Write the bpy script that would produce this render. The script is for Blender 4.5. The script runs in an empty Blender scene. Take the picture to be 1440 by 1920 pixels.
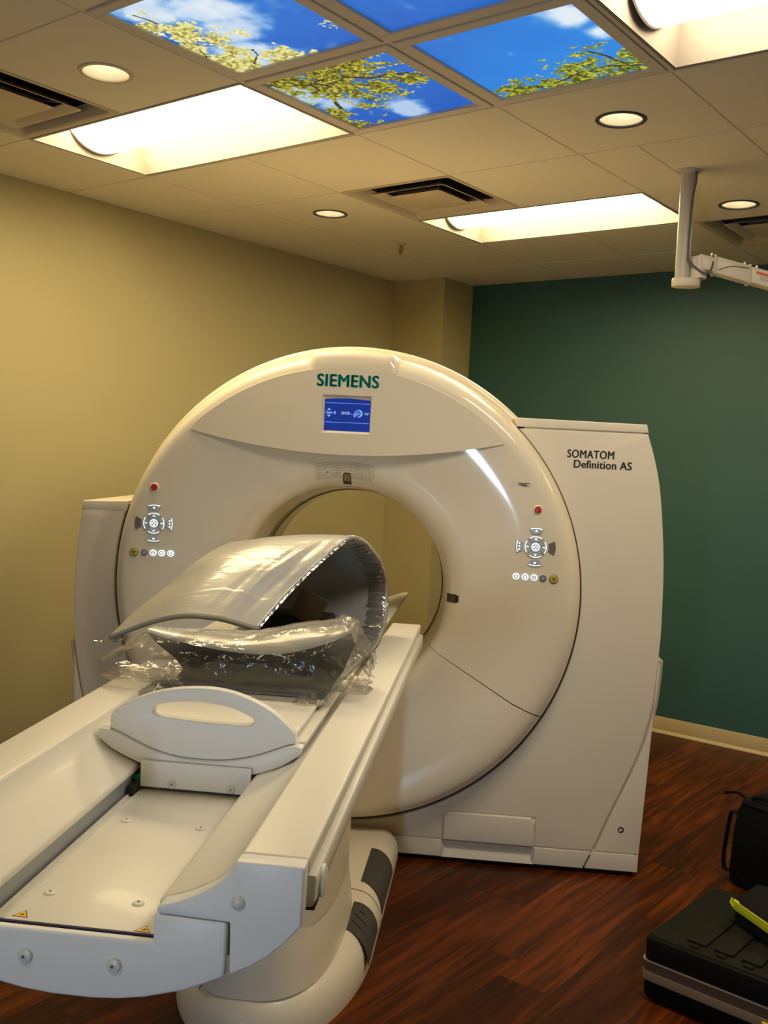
import bpy, bmesh, math, random
import numpy as np
from mathutils import Vector, Matrix
from math import sin, cos, pi, sqrt, radians, atan2, hypot

random.seed(7)
SC = bpy.context.scene
COL = SC.collection

# ---------------------------------------------------------------- camera, world, exposure
H = 2.824                      # ceiling height, floor at z = 0
CAM_R = [[0.7902045201128912, 0.6109087643768247, 0.048654886709728805],
         [0.07467243190686909, -0.017178743829228092, -0.9970601379423226],
         [-0.6082769470449042, 0.7915146065411749, -0.05919276413295544]]   # right, down, forward
cam_data = bpy.data.cameras.new('camera')
cam = bpy.data.objects.new('camera', cam_data)
COL.objects.link(cam)
r_, d_, f_ = [Vector(v) for v in CAM_R]
M = Matrix((r_, -d_, -f_)).transposed().to_4x4()
M.translation = Vector((2.4604642896604694, -2.928451436586317, 1.6391727809055496))
cam.matrix_world = M
cam_data.sensor_fit = 'VERTICAL'
cam_data.sensor_height = 36.0
cam_data.lens = 36.0 * 1874.7619 / 1920.0
cam_data.clip_start = 0.05
SC.camera = cam

world = bpy.data.worlds.new('world')
SC.world = world
world.use_nodes = True
world.node_tree.nodes['Background'].inputs[0].default_value = (0.9, 0.8, 0.62, 1)
world.node_tree.nodes['Background'].inputs[1].default_value = 0.02

SC.view_settings.view_transform = 'Standard'
SC.view_settings.look = 'None'
SC.view_settings.gamma = 1.0
SC.view_settings.use_curve_mapping = False
SC.view_settings.exposure = 0.85
EX = 2 ** -0.85                # keeps screens and lit pictures at their own brightness
SC.cycles.max_bounces = 10
SC.cycles.diffuse_bounces = 5
SC.cycles.transparent_max_bounces = 16
SC.cycles.sample_clamp_indirect = 6.0
SC.cycles.caustics_reflective = False
SC.cycles.caustics_refractive = False

TUBE = (1.0, 0.80, 0.44)       # colour of the ceiling tubes
TUBE_L = 14.0
# cool daylight from the open doorway behind the photographer
dl = bpy.data.lights.new('doorway_daylight', 'AREA')
dl.shape = 'RECTANGLE'; dl.size = 0.15; dl.size_y = 0.5
dl.energy = 16; dl.color = (0.58, 0.78, 1.0)
dlo = bpy.data.objects.new('doorway_daylight', dl)
COL.objects.link(dlo)
dlo.location = (2.52, -4.85, 0.74)
dlo.rotation_euler = (radians(90), 0, 0)

# ---------------------------------------------------------------- helpers
def lin(c):
    return tuple(((v / 255.0) / 12.92 if v / 255.0 <= 0.04045 else ((v / 255.0 + 0.055) / 1.055) ** 2.4) for v in c)

def mat(name, col, rough=0.5, metal=0.0, coat=0.0, emit=None, es=0.0, noise=None, bump=None, spec=0.5):
    m = bpy.data.materials.new(name)
    m.use_nodes = True
    nt = m.node_tree
    b = nt.nodes['Principled BSDF']
    b.inputs['Base Color'].default_value = (*col, 1)
    b.inputs['Roughness'].default_value = rough
    b.inputs['Metallic'].default_value = metal
    b.inputs['Coat Weight'].default_value = coat
    b.inputs['Coat Roughness'].default_value = 0.05
    b.inputs['Specular IOR Level'].default_value = spec
    if emit:
        b.inputs['Emission Color'].default_value = (*emit, 1)
        b.inputs['Emission Strength'].default_value = es
    tc = nt.nodes.new('ShaderNodeTexCoord')
    if noise:                  # (scale, amount): slight mottling of the colour
        n = nt.nodes.new('ShaderNodeTexNoise'); n.inputs['Scale'].default_value = noise[0]
        n.inputs['Detail'].default_value = 4
        nt.links.new(tc.outputs['Object'], n.inputs['Vector'])
        mx = nt.nodes.new('ShaderNodeMix'); mx.data_type = 'RGBA'
        mx.inputs[6].default_value = (*[c * (1 - noise[1]) for c in col], 1)
        mx.inputs[7].default_value = (*[min(1, c * (1 + noise[1])) for c in col], 1)
        nt.links.new(n.outputs['Fac'], mx.inputs[0])
        nt.links.new(mx.outputs[2], b.inputs['Base Color'])
    if bump:                   # (scale, strength, distance)
        n = nt.nodes.new('ShaderNodeTexNoise'); n.inputs['Scale'].default_value = bump[0]
        n.inputs['Detail'].default_value = 3
        nt.links.new(tc.outputs['Object'], n.inputs['Vector'])
        bp = nt.nodes.new('ShaderNodeBump'); bp.inputs['Strength'].default_value = bump[1]
        bp.inputs['Distance'].default_value = bump[2]
        nt.links.new(n.outputs['Fac'], bp.inputs['Height'])
        nt.links.new(bp.outputs['Normal'], b.inputs['Normal'])
    return m

class MB:
    """collects verts and faces, then links them as one mesh object"""
    def __init__(self):
        self.v = []; self.f = []
    def add(self, vs, fs):
        o = len(self.v)
        self.v += [tuple(p) for p in vs]
        self.f += [tuple(i + o for i in q) for q in fs]
        return self
    def box(self, x0, x1, y0, y1, z0, z1):
        vs = [(x, y, z) for z in (z0, z1) for y in (y0, y1) for x in (x0, x1)]
        return self.add(vs, [(0, 2, 3, 1), (4, 5, 7, 6), (0, 1, 5, 4), (2, 6, 7, 3), (0, 4, 6, 2), (1, 3, 7, 5)])
    def prism(self, poly, y0, y1):
        """poly in (x, z), extruded along y"""
        n = len(poly)
        vs = [(p[0], y0, p[1]) for p in poly] + [(p[0], y1, p[1]) for p in poly]
        fs = [tuple(range(n)), tuple(range(2 * n - 1, n - 1, -1))]
        fs += [(i, (i + 1) % n, n + (i + 1) % n, n + i) for i in range(n)]
        return self.add(vs, fs)
    def prismz(self, poly, z0, z1):
        n = len(poly)
        vs = [(p[0], p[1], z0) for p in poly] + [(p[0], p[1], z1) for p in poly]
        fs = [tuple(range(n)), tuple(range(2 * n - 1, n - 1, -1))]
        fs += [(i, (i + 1) % n, n + (i + 1) % n, n + i) for i in range(n)]
        return self.add(vs, fs)
    def grid(self, P, closed_u=False, closed_v=False):
        """P[i][j] points"""
        nu, nv = len(P), len(P[0])
        vs = [p for row in P for p in row]
        fs = []
        for i in range(nu if closed_u else nu - 1):
            for j in range(nv if closed_v else nv - 1):
                a = i * nv + j; b = i * nv + (j + 1) % nv
                c = ((i + 1) % nu) * nv + (j + 1) % nv; d = ((i + 1) % nu) * nv + j
                fs.append((a, b, c, d))
        return self.add(vs, fs)
    def tube(self, path, r, n=10, cap=True):
        path = [Vector(p) for p in path]
        rs = r if isinstance(r, (list, tuple)) else [r] * len(path)
        rows = []
        up = None
        for i, p in enumerate(path):
            t = (path[min(i + 1, len(path) - 1)] - path[max(i - 1, 0)]).normalized()
            if up is None:
                up = t.cross(Vector((0.31, 0.77, 0.55))).normalized()
            up = (up - t * up.dot(t)).normalized()
            w = t.cross(up)
            rows.append([p + (up * cos(2 * pi * k / n) + w * sin(2 * pi * k / n)) * rs[i] for k in range(n)])
        o = len(self.v)
        self.grid(rows, closed_v=True)
        if cap:
            self.f.append(tuple(o + k for k in range(n)))
            self.f.append(tuple(o + (len(path) - 1) * n + k for k in range(n - 1, -1, -1)))
        return self
    def cyl(self, c, axis, r0, r1, h, n=24):
        ax = Vector(axis).normalized(); c = Vector(c)
        return self.tube([c, c + ax * h], [r0, r1], n)
    def lathe(self, prof, c=(0, 0, 0), n=32, close=True):
        """prof of (r, z) about the z axis"""
        rows = [[(c[0] + r * cos(2 * pi * k / n), c[1] + r * sin(2 * pi * k / n), c[2] + z) for k in range(n)] for r, z in prof]
        o = len(self.v)
        self.grid(rows, closed_v=True)
        if close:
            self.f.append(tuple(o + k for k in range(n)))
            self.f.append(tuple(o + (len(prof) - 1) * n + k for k in range(n - 1, -1, -1)))
        return self
    def build(self, name, m, parent=None, bevel=0.0, seg=2, angle=32, sub=0, tri=False):
        me = bpy.data.meshes.new(name)
        bm = bmesh.new()
        vv = [bm.verts.new(p) for p in self.v]
        for q in self.f:
            try:
                bm.faces.new([vv[i] for i in q])
            except ValueError:
                pass
        bmesh.ops.remove_doubles(bm, verts=bm.verts, dist=1e-6)
        bmesh.ops.recalc_face_normals(bm, faces=bm.faces)
        if bevel > 0:
            es = [e for e in bm.edges if len(e.link_faces) == 2 and e.calc_face_angle(0) > radians(40)]
            bmesh.ops.bevel(bm, geom=es, offset=bevel, segments=seg, profile=0.5, affect='EDGES', clamp_overlap=True)
        big = [f for f in bm.faces if len(f.verts) > 4]
        if big:
            bmesh.ops.triangulate(bm, faces=big)
        for f in bm.faces:
            f.smooth = True
        for e in bm.edges:
            if len(e.link_faces) == 2 and e.calc_face_angle(0) > radians(angle):
                e.smooth = False
        bm.to_mesh(me); bm.free()
        o = bpy.data.objects.new(name, me)
        COL.objects.link(o)
        if m is not None:
            me.materials.append(m)
        if parent is not None:
            o.parent = parent
        if sub:
            md = o.modifiers.new('sub', 'SUBSURF'); md.levels = sub; md.render_levels = sub
        return o

def tag(o, label=None, cat=None, group=None, kind=None):
    if label: o['label'] = label
    if cat: o['category'] = cat
    if group: o['group'] = group
    if kind: o['kind'] = kind
    return o

def thing(name, label, cat, loc=(0, 0, 0), rz=0.0, group=None):
    o = bpy.data.objects.new(name, None)
    o.empty_display_size = 0.1
    COL.objects.link(o)
    o.location = loc; o.rotation_euler = (0, 0, rz)
    return tag(o, label, cat, group)

def copy_part(src, parent, loc=None):
    c = src.copy(); COL.objects.link(c); c.parent = parent
    if loc is not None: c.location = loc
    return c

def text_mesh(txt, bold=0.0, spacing=1.0):
    """letters as (points, faces) in the unit box 0..1 x 0..1"""
    cu = bpy.data.curves.new('txt', 'FONT')
    cu.body = txt; cu.size = 1.0; cu.offset = bold; cu.resolution_u = 4
    cu.space_character = spacing
    ob = bpy.data.objects.new('txt', cu); COL.objects.link(ob)
    dg = bpy.context.evaluated_depsgraph_get()
    me = bpy.data.meshes.new_from_object(ob.evaluated_get(dg))
    bpy.data.objects.remove(ob); bpy.data.curves.remove(cu)
    vs = [v.co.copy() for v in me.vertices]; fs = [tuple(p.vertices) for p in me.polygons]
    bpy.data.meshes.remove(me)
    x0 = min(v.x for v in vs); x1 = max(v.x for v in vs); y0 = min(v.y for v in vs); y1 = max(v.y for v in vs)
    return [((v.x - x0) / (x1 - x0), (v.y - y0) / (y1 - y0)) for v in vs], fs

def lettering(name, txt, x0, x1, z0, z1, yfun, m, parent, bold=0.0, spacing=1.0):
    """raised letters standing on a surface y = yfun(x, z) that faces -y"""
    vs, fs = text_mesh(txt, 0.0, spacing)
    mb = MB()
    ww = bold * (z1 - z0)
    for sx_, sz_ in (((0, 0),) if bold == 0 else ((-ww, 0), (-ww * .33, 0), (ww * .33, 0), (ww, 0), (0, -ww * .5), (0, ww * .5))):
      mb.add([(x0 + sx_ + (x1 - x0) * u, yfun(x0 + (x1 - x0) * u, z0 + (z1 - z0) * v), z0 + sz_ + (z1 - z0) * v) for u, v in vs], fs)
    return mb.build(name, m, parent)

def interp_closed(pts, n):
    """smooth (Catmull-Rom) open curve through pts, n points per span"""
    P = [Vector(p) for p in pts]; out = []
    for i in range(len(P) - 1):
        p0 = P[max(i - 1, 0)]; p1 = P[i]; p2 = P[i + 1]; p3 = P[min(i + 2, len(P) - 1)]
        for k in range(n):
            t = k / n
            out.append(0.5 * ((2 * p1) + (-p0 + p2) * t + (2 * p0 - 5 * p1 + 4 * p2 - p3) * t * t + (-p0 + 3 * p1 - 3 * p2 + p3) * t ** 3))
    out.append(P[-1])
    return out

# ---------------------------------------------------------------- materials
M_wall = mat('cream_paint', (0.46, 0.40, 0.215), 0.55, noise=(1.5, 0.03), bump=(220, 0.06, 0.002))
M_teal = mat('teal_paint', (0.034, 0.105, 0.102), 0.5, noise=(1.5, 0.05), bump=(220, 0.06, 0.002))
M_tile = mat('ceiling_tile', (0.82, 0.74, 0.59), 0.9, noise=(160, 0.05), bump=(260, 0.25, 0.002))
M_bar = mat('ceiling_grid', (0.70, 0.62, 0.52), 0.6)
M_base = mat('vinyl_cove_base', (0.50, 0.40, 0.21), 0.45)
M_cover = mat('gantry_enamel', (0.80, 0.72, 0.57), 0.32, coat=0.6, spec=0.2)
M_cover2 = mat('cover_satin', (0.76, 0.69, 0.57), 0.42, coat=0.08, spec=0.35)
M_table = mat('table_white', (0.74, 0.715, 0.65), 0.40, coat=0.05, spec=0.35)
M_grey = mat('pale_grey_plastic', (0.76, 0.765, 0.775), 0.40)
M_black = mat('black_rubber', (0.012, 0.011, 0.012), 0.6)
M_gap = mat('dark_gap', (0.02, 0.016, 0.012), 0.8)  # near-black that stands for the shade inside gaps and seams
M_slot = mat('slot_steel', (0.30, 0.33, 0.37), 0.4, metal=0.3)
M_screw = mat('screw_cap', (0.62, 0.62, 0.60), 0.35)
M_hole = mat('screw_recess', (0.10, 0.10, 0.10), 0.6)
M_pad = mat('foot_pad_rubber', (0.055, 0.050, 0.043), 0.65, noise=(60, 0.15))
M_pad2 = mat('foot_pad_emboss', (0.025, 0.023, 0.02), 0.6)
M_crease = mat('crease_brown', (0.50, 0.40, 0.31), 0.6)  # browner tone set behind the crease grooves
M_green_txt = mat('petrol_lettering', (0.0, 0.34, 0.29), 0.4)
M_grey_txt = mat('grey_lettering', (0.085, 0.08, 0.075), 0.5)
M_screen = mat('screen_blue', (0.004, 0.006, 0.02), 0.3, emit=lin((22, 50, 140)), es=0.9 * EX, spec=0.15)
M_glyph = mat('screen_glyph', (0.1, 0.1, 0.3), 0.3, emit=lin((120, 160, 255)), es=EX)
M_glyph2 = mat('screen_text', (0.1, 0.1, 0.3), 0.3, emit=lin((200, 220, 255)), es=EX)
M_key = mat('silver_key', (0.42, 0.40, 0.37), 0.35, metal=0.3)
M_key2 = mat('dark_key', (0.20, 0.16, 0.13), 0.35, metal=0.4)
M_glow = mat('key_backlight', (0.8, 0.9, 0.9), 0.3, emit=(0.80, 0.95, 1.0), es=0.62)
M_red = mat('red_button', (0.45, 0.012, 0.008), 0.3, coat=0.3)
M_collar = mat('button_collar', (0.88, 0.78, 0.60), 0.35)
M_yel = mat('yellow_button', (0.55, 0.42, 0.02), 0.35)
M_warn = mat('warning_yellow', (0.85, 0.48, 0.02), 0.45)
M_warnk = mat('warning_black', (0.06, 0.025, 0.01), 0.5)
M_window = mat('laser_window', (0.05, 0.025, 0.01), 0.15)
M_window2 = mat('laser_glass', (0.22, 0.17, 0.06), 0.2)
M_mylar = mat('scan_window_film', (0.42, 0.36, 0.22), 0.25)
M_perf = mat('speaker_hole', (0.22, 0.17, 0.10), 0.8)
M_pcb = mat('circuit_board', (0.01, 0.16, 0.05), 0.4)
M_brass = mat('sprinkler_brass', (0.45, 0.24, 0.10), 0.3, metal=0.9)
M_refl = mat('fixture_white_toned_down', (0.36, 0.33, 0.29), 0.6)  # white darkened in its colour so lit reflectors do not burn out
M_refl3 = mat('fixture_white_darkened', (0.24, 0.205, 0.165), 0.6)  # darker copy of the white, dims one troffer's reflectors by colour
M_lens = mat('troffer_lens', (0.9, 0.9, 0.85), 0.4, emit=TUBE, es=TUBE_L)
M_lens3 = mat('troffer_lens_dim', (0.9, 0.9, 0.85), 0.4, emit=(1.0, 0.86, 0.62), es=TUBE_L * 1.15)
M_bulb = mat('lamp_bulb', (1, 1, 1), 0.4, emit=(1.0, 0.86, 0.58), es=11.0)
M_cone = mat('downlight_reflector', (0.62, 0.58, 0.50), 0.4, metal=0.2)
M_trimk = mat('downlight_trim_dark', (0.06, 0.06, 0.075), 0.35)
M_triml = mat('downlight_trim_beige', (0.60, 0.50, 0.38), 0.45)
M_vent = mat('diffuser_enamel', (0.60, 0.50, 0.36), 0.5)
M_duct = mat('duct_dark', (0.018, 0.018, 0.02), 0.6)
M_duct2 = mat('duct_steel', (0.16, 0.17, 0.19), 0.4, metal=0.6)
M_pole = mat('arm_grey', (0.55, 0.52, 0.46), 0.38)
M_arm = mat('arm_cream', (0.72, 0.64, 0.50), 0.4)
M_cable = mat('cable_grey', (0.10, 0.085, 0.07), 0.5)
M_orange = mat('label_orange', (0.75, 0.13, 0.03), 0.5)
M_label = mat('label_paper', (0.74, 0.70, 0.62), 0.5)
M_ink = mat('label_ink', (0.20, 0.18, 0.16), 0.6)
M_case = mat('case_black', (0.0035, 0.003, 0.0026), 0.55, spec=0.12, bump=(300, 0.15, 0.002))
M_lid = mat('case_lid_dark', (0.0095, 0.009, 0.0048), 0.6, spec=0.12, bump=(300, 0.2, 0.002))
M_alu = mat('case_valance', (0.30, 0.23, 0.16), 0.45, metal=0.4)
M_alu_d = mat('case_valance_dark', (0.11, 0.075, 0.055), 0.5, metal=0.4)
M_alu2 = mat('case_valance_edge', (0.55, 0.53, 0.52), 0.3, metal=0.8)
M_cloth = mat('bag_nylon', (0.0035, 0.0034, 0.0036), 0.8, spec=0.15, bump=(400, 0.2, 0.002))
M_strap = mat('bag_webbing', (0.005, 0.0045, 0.005), 0.8, spec=0.15)
M_lime = mat('lime_trim', (0.44, 0.50, 0.01), 0.5)
M_box = mat('dark_box', (0.006, 0.005, 0.004), 0.6, spec=0.2)
M_brown = mat('brown_panel', (0.036, 0.025, 0.010), 0.6, spec=0.2)

def wood():
    m = bpy.data.materials.new('wood_plank'); m.use_nodes = True
    nt = m.node_tree; b = nt.nodes['Principled BSDF']; L = nt.links.new
    tc = nt.nodes.new('ShaderNodeTexCoord'); oi = nt.nodes.new('ShaderNodeObjectInfo')
    mp = nt.nodes.new('ShaderNodeMapping'); mp.inputs['Scale'].default_value = (20, 1.3, 1)
    cb = nt.nodes.new('ShaderNodeCombineXYZ')
    mul = nt.nodes.new('ShaderNodeMath'); mul.operation = 'MULTIPLY'; mul.inputs[1].default_value = 37.0
    L(oi.outputs['Random'], mul.inputs[0]); L(mul.outputs[0], cb.inputs['Y']); L(mul.outputs[0], cb.inputs['Z'])
    ad = nt.nodes.new('ShaderNodeVectorMath'); ad.operation = 'ADD'
    L(tc.outputs['Object'], ad.inputs[0]); L(cb.outputs[0], ad.inputs[1]); L(ad.outputs[0], mp.inputs['Vector'])
    n1 = nt.nodes.new('ShaderNodeTexNoise'); n1.inputs['Scale'].default_value = 1.6; n1.inputs['Detail'].default_value = 5
    n1.inputs['Distortion'].default_value = 0.8
    L(mp.outputs[0], n1.inputs['Vector'])
    n2 = nt.nodes.new('ShaderNodeTexNoise'); n2.inputs['Scale'].default_value = 9; n2.inputs['Detail'].default_value = 6
    L(mp.outputs[0], n2.inputs['Vector'])
    rp = nt.nodes.new('ShaderNodeValToRGB')
    e = rp.color_ramp.elements
    e[0].position = 0.25; e[0].color = (0.012, 0.0031, 0.0007, 1)
    e[1].position = 0.80; e[1].color = (0.195, 0.042, 0.0036, 1)
    e2 = rp.color_ramp.elements.new(0.52); e2.color = (0.060, 0.0135, 0.0016, 1)
    m1 = nt.nodes.new('ShaderNodeMath'); m1.operation = 'MULTIPLY_ADD'
    L(n1.outputs['Fac'], m1.inputs[0]); m1.inputs[1].default_value = 0.75; 
    m2 = nt.nodes.new('ShaderNodeMath'); m2.operation = 'MULTIPLY_ADD'
    L(oi.outputs['Random'], m2.inputs[0]); m2.inputs[1].default_value = 0.16; m2.inputs[2].default_value = 0.02
    L(m2.outputs[0], m1.inputs[2])
    m3 = nt.nodes.new('ShaderNodeMath'); m3.operation = 'MULTIPLY_ADD'
    L(n2.outputs['Fac'], m3.inputs[0]); m3.inputs[1].default_value = 0.07; L(m1.outputs[0], m3.inputs[2])
    L(m3.outputs[0], rp.inputs[0]); L(rp.outputs[0], b.inputs['Base Color'])
    b.inputs['Roughness'].default_value = 0.36; b.inputs['Specular IOR Level'].default_value = 0.13
    bp = nt.nodes.new('ShaderNodeBump'); bp.inputs['Strength'].default_value = 0.12; bp.inputs['Distance'].default_value = 0.002
    L(n2.outputs['Fac'], bp.inputs['Height']); L(bp.outputs[0], b.inputs['Normal'])
    return m
M_wood = wood()

def wrapped(name, col, wr=0.5):
    """grey padding under tight, creased plastic film: sharp coat reflections broken by creases"""
    m = bpy.data.materials.new(name); m.use_nodes = True
    nt = m.node_tree; b = nt.nodes['Principled BSDF']; L = nt.links.new
    b.inputs['Base Color'].default_value = (*col, 1)
    b.inputs['Metallic'].default_value = 0.12
    b.inputs['Roughness'].default_value = 0.45
    b.inputs['Coat Weight'].default_value = 0.55; b.inputs['Coat Roughness'].default_value = 0.13
    tc = nt.nodes.new('ShaderNodeTexCoord')
    wv = nt.nodes.new('ShaderNodeTexNoise'); wv.inputs['Scale'].default_value = 7; wv.inputs['Detail'].default_value = 3
    wv.inputs['Distortion'].default_value = 1.6
    mp = nt.nodes.new('ShaderNodeMapping'); mp.inputs['Scale'].default_value = (0.7, 2.6, 1.0); mp.inputs['Rotation'].default_value = (0, 0, 0.5)
    L(tc.outputs['Object'], mp.inputs['Vector']); L(mp.outputs[0], wv.inputs['Vector'])
    bp = nt.nodes.new('ShaderNodeBump'); bp.inputs['Strength'].default_value = wr; bp.inputs['Distance'].default_value = 0.015
    L(wv.outputs['Fac'], bp.inputs['Height'])
    L(bp.outputs[0], b.inputs['Coat Normal'])
    bp2 = nt.nodes.new('ShaderNodeBump'); bp2.inputs['Strength'].default_value = wr * 0.5; bp2.inputs['Distance'].default_value = 0.012
    L(wv.outputs['Fac'], bp2.inputs['Height']); L(bp2.outputs[0], b.inputs['Normal'])
    return m
M_mat = wrapped('film_wrapped_grey_padding', (0.42, 0.41, 0.375), 0.2)
M_cush = wrapped('film_wrapped_grey_cushion', (0.36, 0.365, 0.37), 0.12)
M_lining = mat('padding_lining', (0.25, 0.262, 0.285), 0.45, coat=0.25, noise=(6, 0.12))

def film(name, haze=0.10, gloss=0.05):
    """clear polythene: mostly see-through, bright glossy creases"""
    m = bpy.data.materials.new(name); m.use_nodes = True
    nt = m.node_tree; L = nt.links.new
    out = nt.nodes['Material Output']; nt.nodes.remove(nt.nodes['Principled BSDF'])
    tr = nt.nodes.new('ShaderNodeBsdfTransparent'); tr.inputs[0].default_value = (0.93, 0.92, 0.90, 1)
    gl = nt.nodes.new('ShaderNodeBsdfGlossy'); gl.inputs['Roughness'].default_value = 0.12
    df = nt.nodes.new('ShaderNodeBsdfTranslucent'); df.inputs[0].default_value = (0.8, 0.78, 0.72, 1)
    lw = nt.nodes.new('ShaderNodeLayerWeight'); lw.inputs['Blend'].default_value = 0.22
    tc = nt.nodes.new('ShaderNodeTexCoord')
    n = nt.nodes.new('ShaderNodeTexNoise'); n.inputs['Scale'].default_value = 26; n.inputs['Detail'].default_value = 2
    n.inputs['Distortion'].default_value = 1.2
    L(tc.outputs['Object'], n.inputs['Vector'])
    bp = nt.nodes.new('ShaderNodeBump'); bp.inputs['Strength'].default_value = 0.5; bp.inputs['Distance'].default_value = 0.01
    L(n.outputs['Fac'], bp.inputs['Height'])
    L(bp.outputs[0], gl.inputs['Normal']); L(bp.outputs[0], lw.inputs['Normal'])
    mu = nt.nodes.new('ShaderNodeMath'); mu.operation = 'MULTIPLY_ADD'; mu.inputs[1].default_value = 0.55; mu.inputs[2].default_value = gloss
    L(lw.outputs['Fresnel'], mu.inputs[0])
    m1 = nt.nodes.new('ShaderNodeMixShader'); L(mu.outputs[0], m1.inputs[0]); L(tr.outputs[0], m1.inputs[1]); L(gl.outputs[0], m1.inputs[2])
    m2 = nt.nodes.new('ShaderNodeMixShader'); m2.inputs[0].default_value = haze
    L(m1.outputs[0], m2.inputs[1]); L(df.outputs[0], m2.inputs[2]); L(m2.outputs[0], out.inputs[0])
    return m
M_film = film('clear_polythene', 0.07)
M_cfront = mat('cushion_front', (0.11, 0.125, 0.14), 0.45, coat=0.15, noise=(5, 0.15))
M_fringe = film('gathered_polythene', 0.30, 0.28)

# ---------------------------------------------------------------- room shell
T = 0.6096
XL, YB = -1.81, 2.973
XR, YF = 4.6, -4.9
CX, CYF = -1.39, 2.625         # cream chase in the corner
def struct(name, mb, m, label, cat, parent=None):
    o = mb.build(name, m, parent)
    o['kind'] = 'structure'; o['label'] = label
    if parent is None: o['category'] = cat
    return o
struct('wall_left', MB().box(XL - .12, XL, YF, YB + .12, 0, H + .35), M_wall, 'long cream painted wall beside the scanner', 'wall')
struct('wall_back', MB().box(CX, XR, YB, YB + .12, 0, H + .35), M_teal, 'dark teal accent wall behind the scanner', 'wall')
struct('wall_corner', MB().box(XL, CX, CYF, YB + .12, 0, H + .35), M_wall, 'cream boxed-out chase in the corner beside the teal wall', 'wall')
struct('wall_right', MB().box(XR, XR + .12, YF, YB + .12, 0, H + .35), M_wall, 'cream wall on the far side of the room out of view', 'wall')
wf = MB()
wf.box(XL, 1.9, YF - .12, YF, 0, H + .35); wf.box(3.1, XR, YF - .12, YF, 0, H + .35); wf.box(1.9, 3.1, YF - .12, YF, 2.15, H + .35)
struct('wall_front', wf, M_wall, 'cream wall with open doorway behind the camera', 'wall')
bbp = [(0, 0), (0, .1), (.004, .1), (.007, .094), (.007, .02), (.018, .004), (.018, 0)]
def baseboard(name, p0, p1, n, label):
    """cove base from p0 to p1, n = direction into the room"""
    mb = MB(); k = len(bbp)
    vs = [(p[0] + n[0] * a, p[1] + n[1] * a, z) for p in (p0, p1) for a, z in bbp]
    mb.add(vs, [(i, (i + 1) % k, k + (i + 1) % k, k + i) for i in range(k)] + [tuple(range(k)), tuple(range(2 * k - 1, k - 1, -1))])
    return struct(name, mb, M_base, label, 'baseboard')
baseboard('baseboard_back', (CX + .02, YB), (XR, YB), (0, -1), 'cream vinyl cove base along the teal wall')
baseboard('baseboard_left', (XL, YF), (XL, CYF), (1, 0), 'cream vinyl cove base along the cream wall')

# floor: planks run along y
floor = struct('floor', MB().box(XL - .1, XR + .1, YF - .1, YB + .1, -.12, -.0155), M_black, 'dark reddish brown wood plank floor', 'floor')
PW, PL = 0.182, 1.22
plank_mesh = None
xi = 0; x = XL
while x < 3.3:
    off = random.random() * PL
    y = -3.6 - off
    while y < YB:
        y1 = min(y + PL, YB)
        if plank_mesh is None or y1 - y < PL - 1e-4:
            l = y1 - y
            o = MB().box(-PW / 2 + .0002, PW / 2 - .0002, -l / 2 + .0002, l / 2 - .0002, -.015, 0).build('floor_plank', M_wood, floor)
            if l > PL - 1e-4: plank_mesh = o
            o.location = (x + PW / 2, (y + y1) / 2, 0)
        else:
            copy_part(plank_mesh, floor, (x + PW / 2, (y + y1) / 2, 0))
        y += PL
    x += PW
struct('floor_slab', MB().box(3.28, XR, YF, YB, -.015, -.001), M_wood, 'plain wood floor beyond the planks', 'floor', floor)
struct('floor_slab', MB().box(XL, 3.3, YF, -3.6 - .0, -.0155, -.002), M_wood, 'plain wood floor behind the camera', 'floor', floor)

# ceiling: lay-in tiles on a grid, with the grid cells taken by fixtures left out
ceiling = struct('ceiling', MB().box(XL - .1, XR + .1, YF - .1, YB + .1, H + .30, H + .36), M_tile, 'suspended ceiling of beige lay-in tiles', 'ceiling')
SKY = {(0, -2), (1, -2), (0, -1), (1, -1)}
TROF = [(-2, -1), (-1, 2), (2, -1)]
TROF_ADDED = [(3, 3), (1, -6)]  # unseen troffers added for their light
VENT = [(-2, -2), (-1, 1), (1, 3)]
DOWN = {(-1, -2): (-.326, -.892), (-2, 1): (-.919, .906), (1, 0): (.911, .317), (1, 2): (.892, 1.604)}
taken = set(SKY) | set(VENT)
for a in TROF + TROF_ADDED: taken |= {a, (a[0] + 1, a[1])}
def tile_poly(x0, x1, y0, y1, hole=None):
    z0, z1 = H - .002, H + .014
    mb = MB()
    if hole is None:
        return mb.box(x0, x1, y0, y1, z0, z1)
    hx, hy, hr = hole; n = 32
    ang = [2 * pi * k / n for k in range(n)]
    def edge(t):
        c, s = cos(t), sin(t)
        k = min((x1 - hx) / c if c > 1e-9 else 1e9, (x0 - hx) / c if c < -1e-9 else 1e9,
                (y1 - hy) / s if s > 1e-9 else 1e9, (y0 - hy) / s if s < -1e-9 else 1e9)
        return (hx + c * k, hy + s * k)
    ang = sorted(ang + [atan2(yy - hy, xx - hx) % (2 * pi) for xx in (x0, x1) for yy in (y0, y1)])
    rows = []
    for t in ang:
        ex, ey = edge(t); ix, iy = hx + hr * cos(t), hy + hr * sin(t)
        rows.append([(ex, ey, z1), (ex, ey, z0), (ix, iy, z0), (ix, iy, z1)])
    return mb.grid(rows, closed_u=True, closed_v=True)
tile_src = None
g = 0.0045
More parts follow.
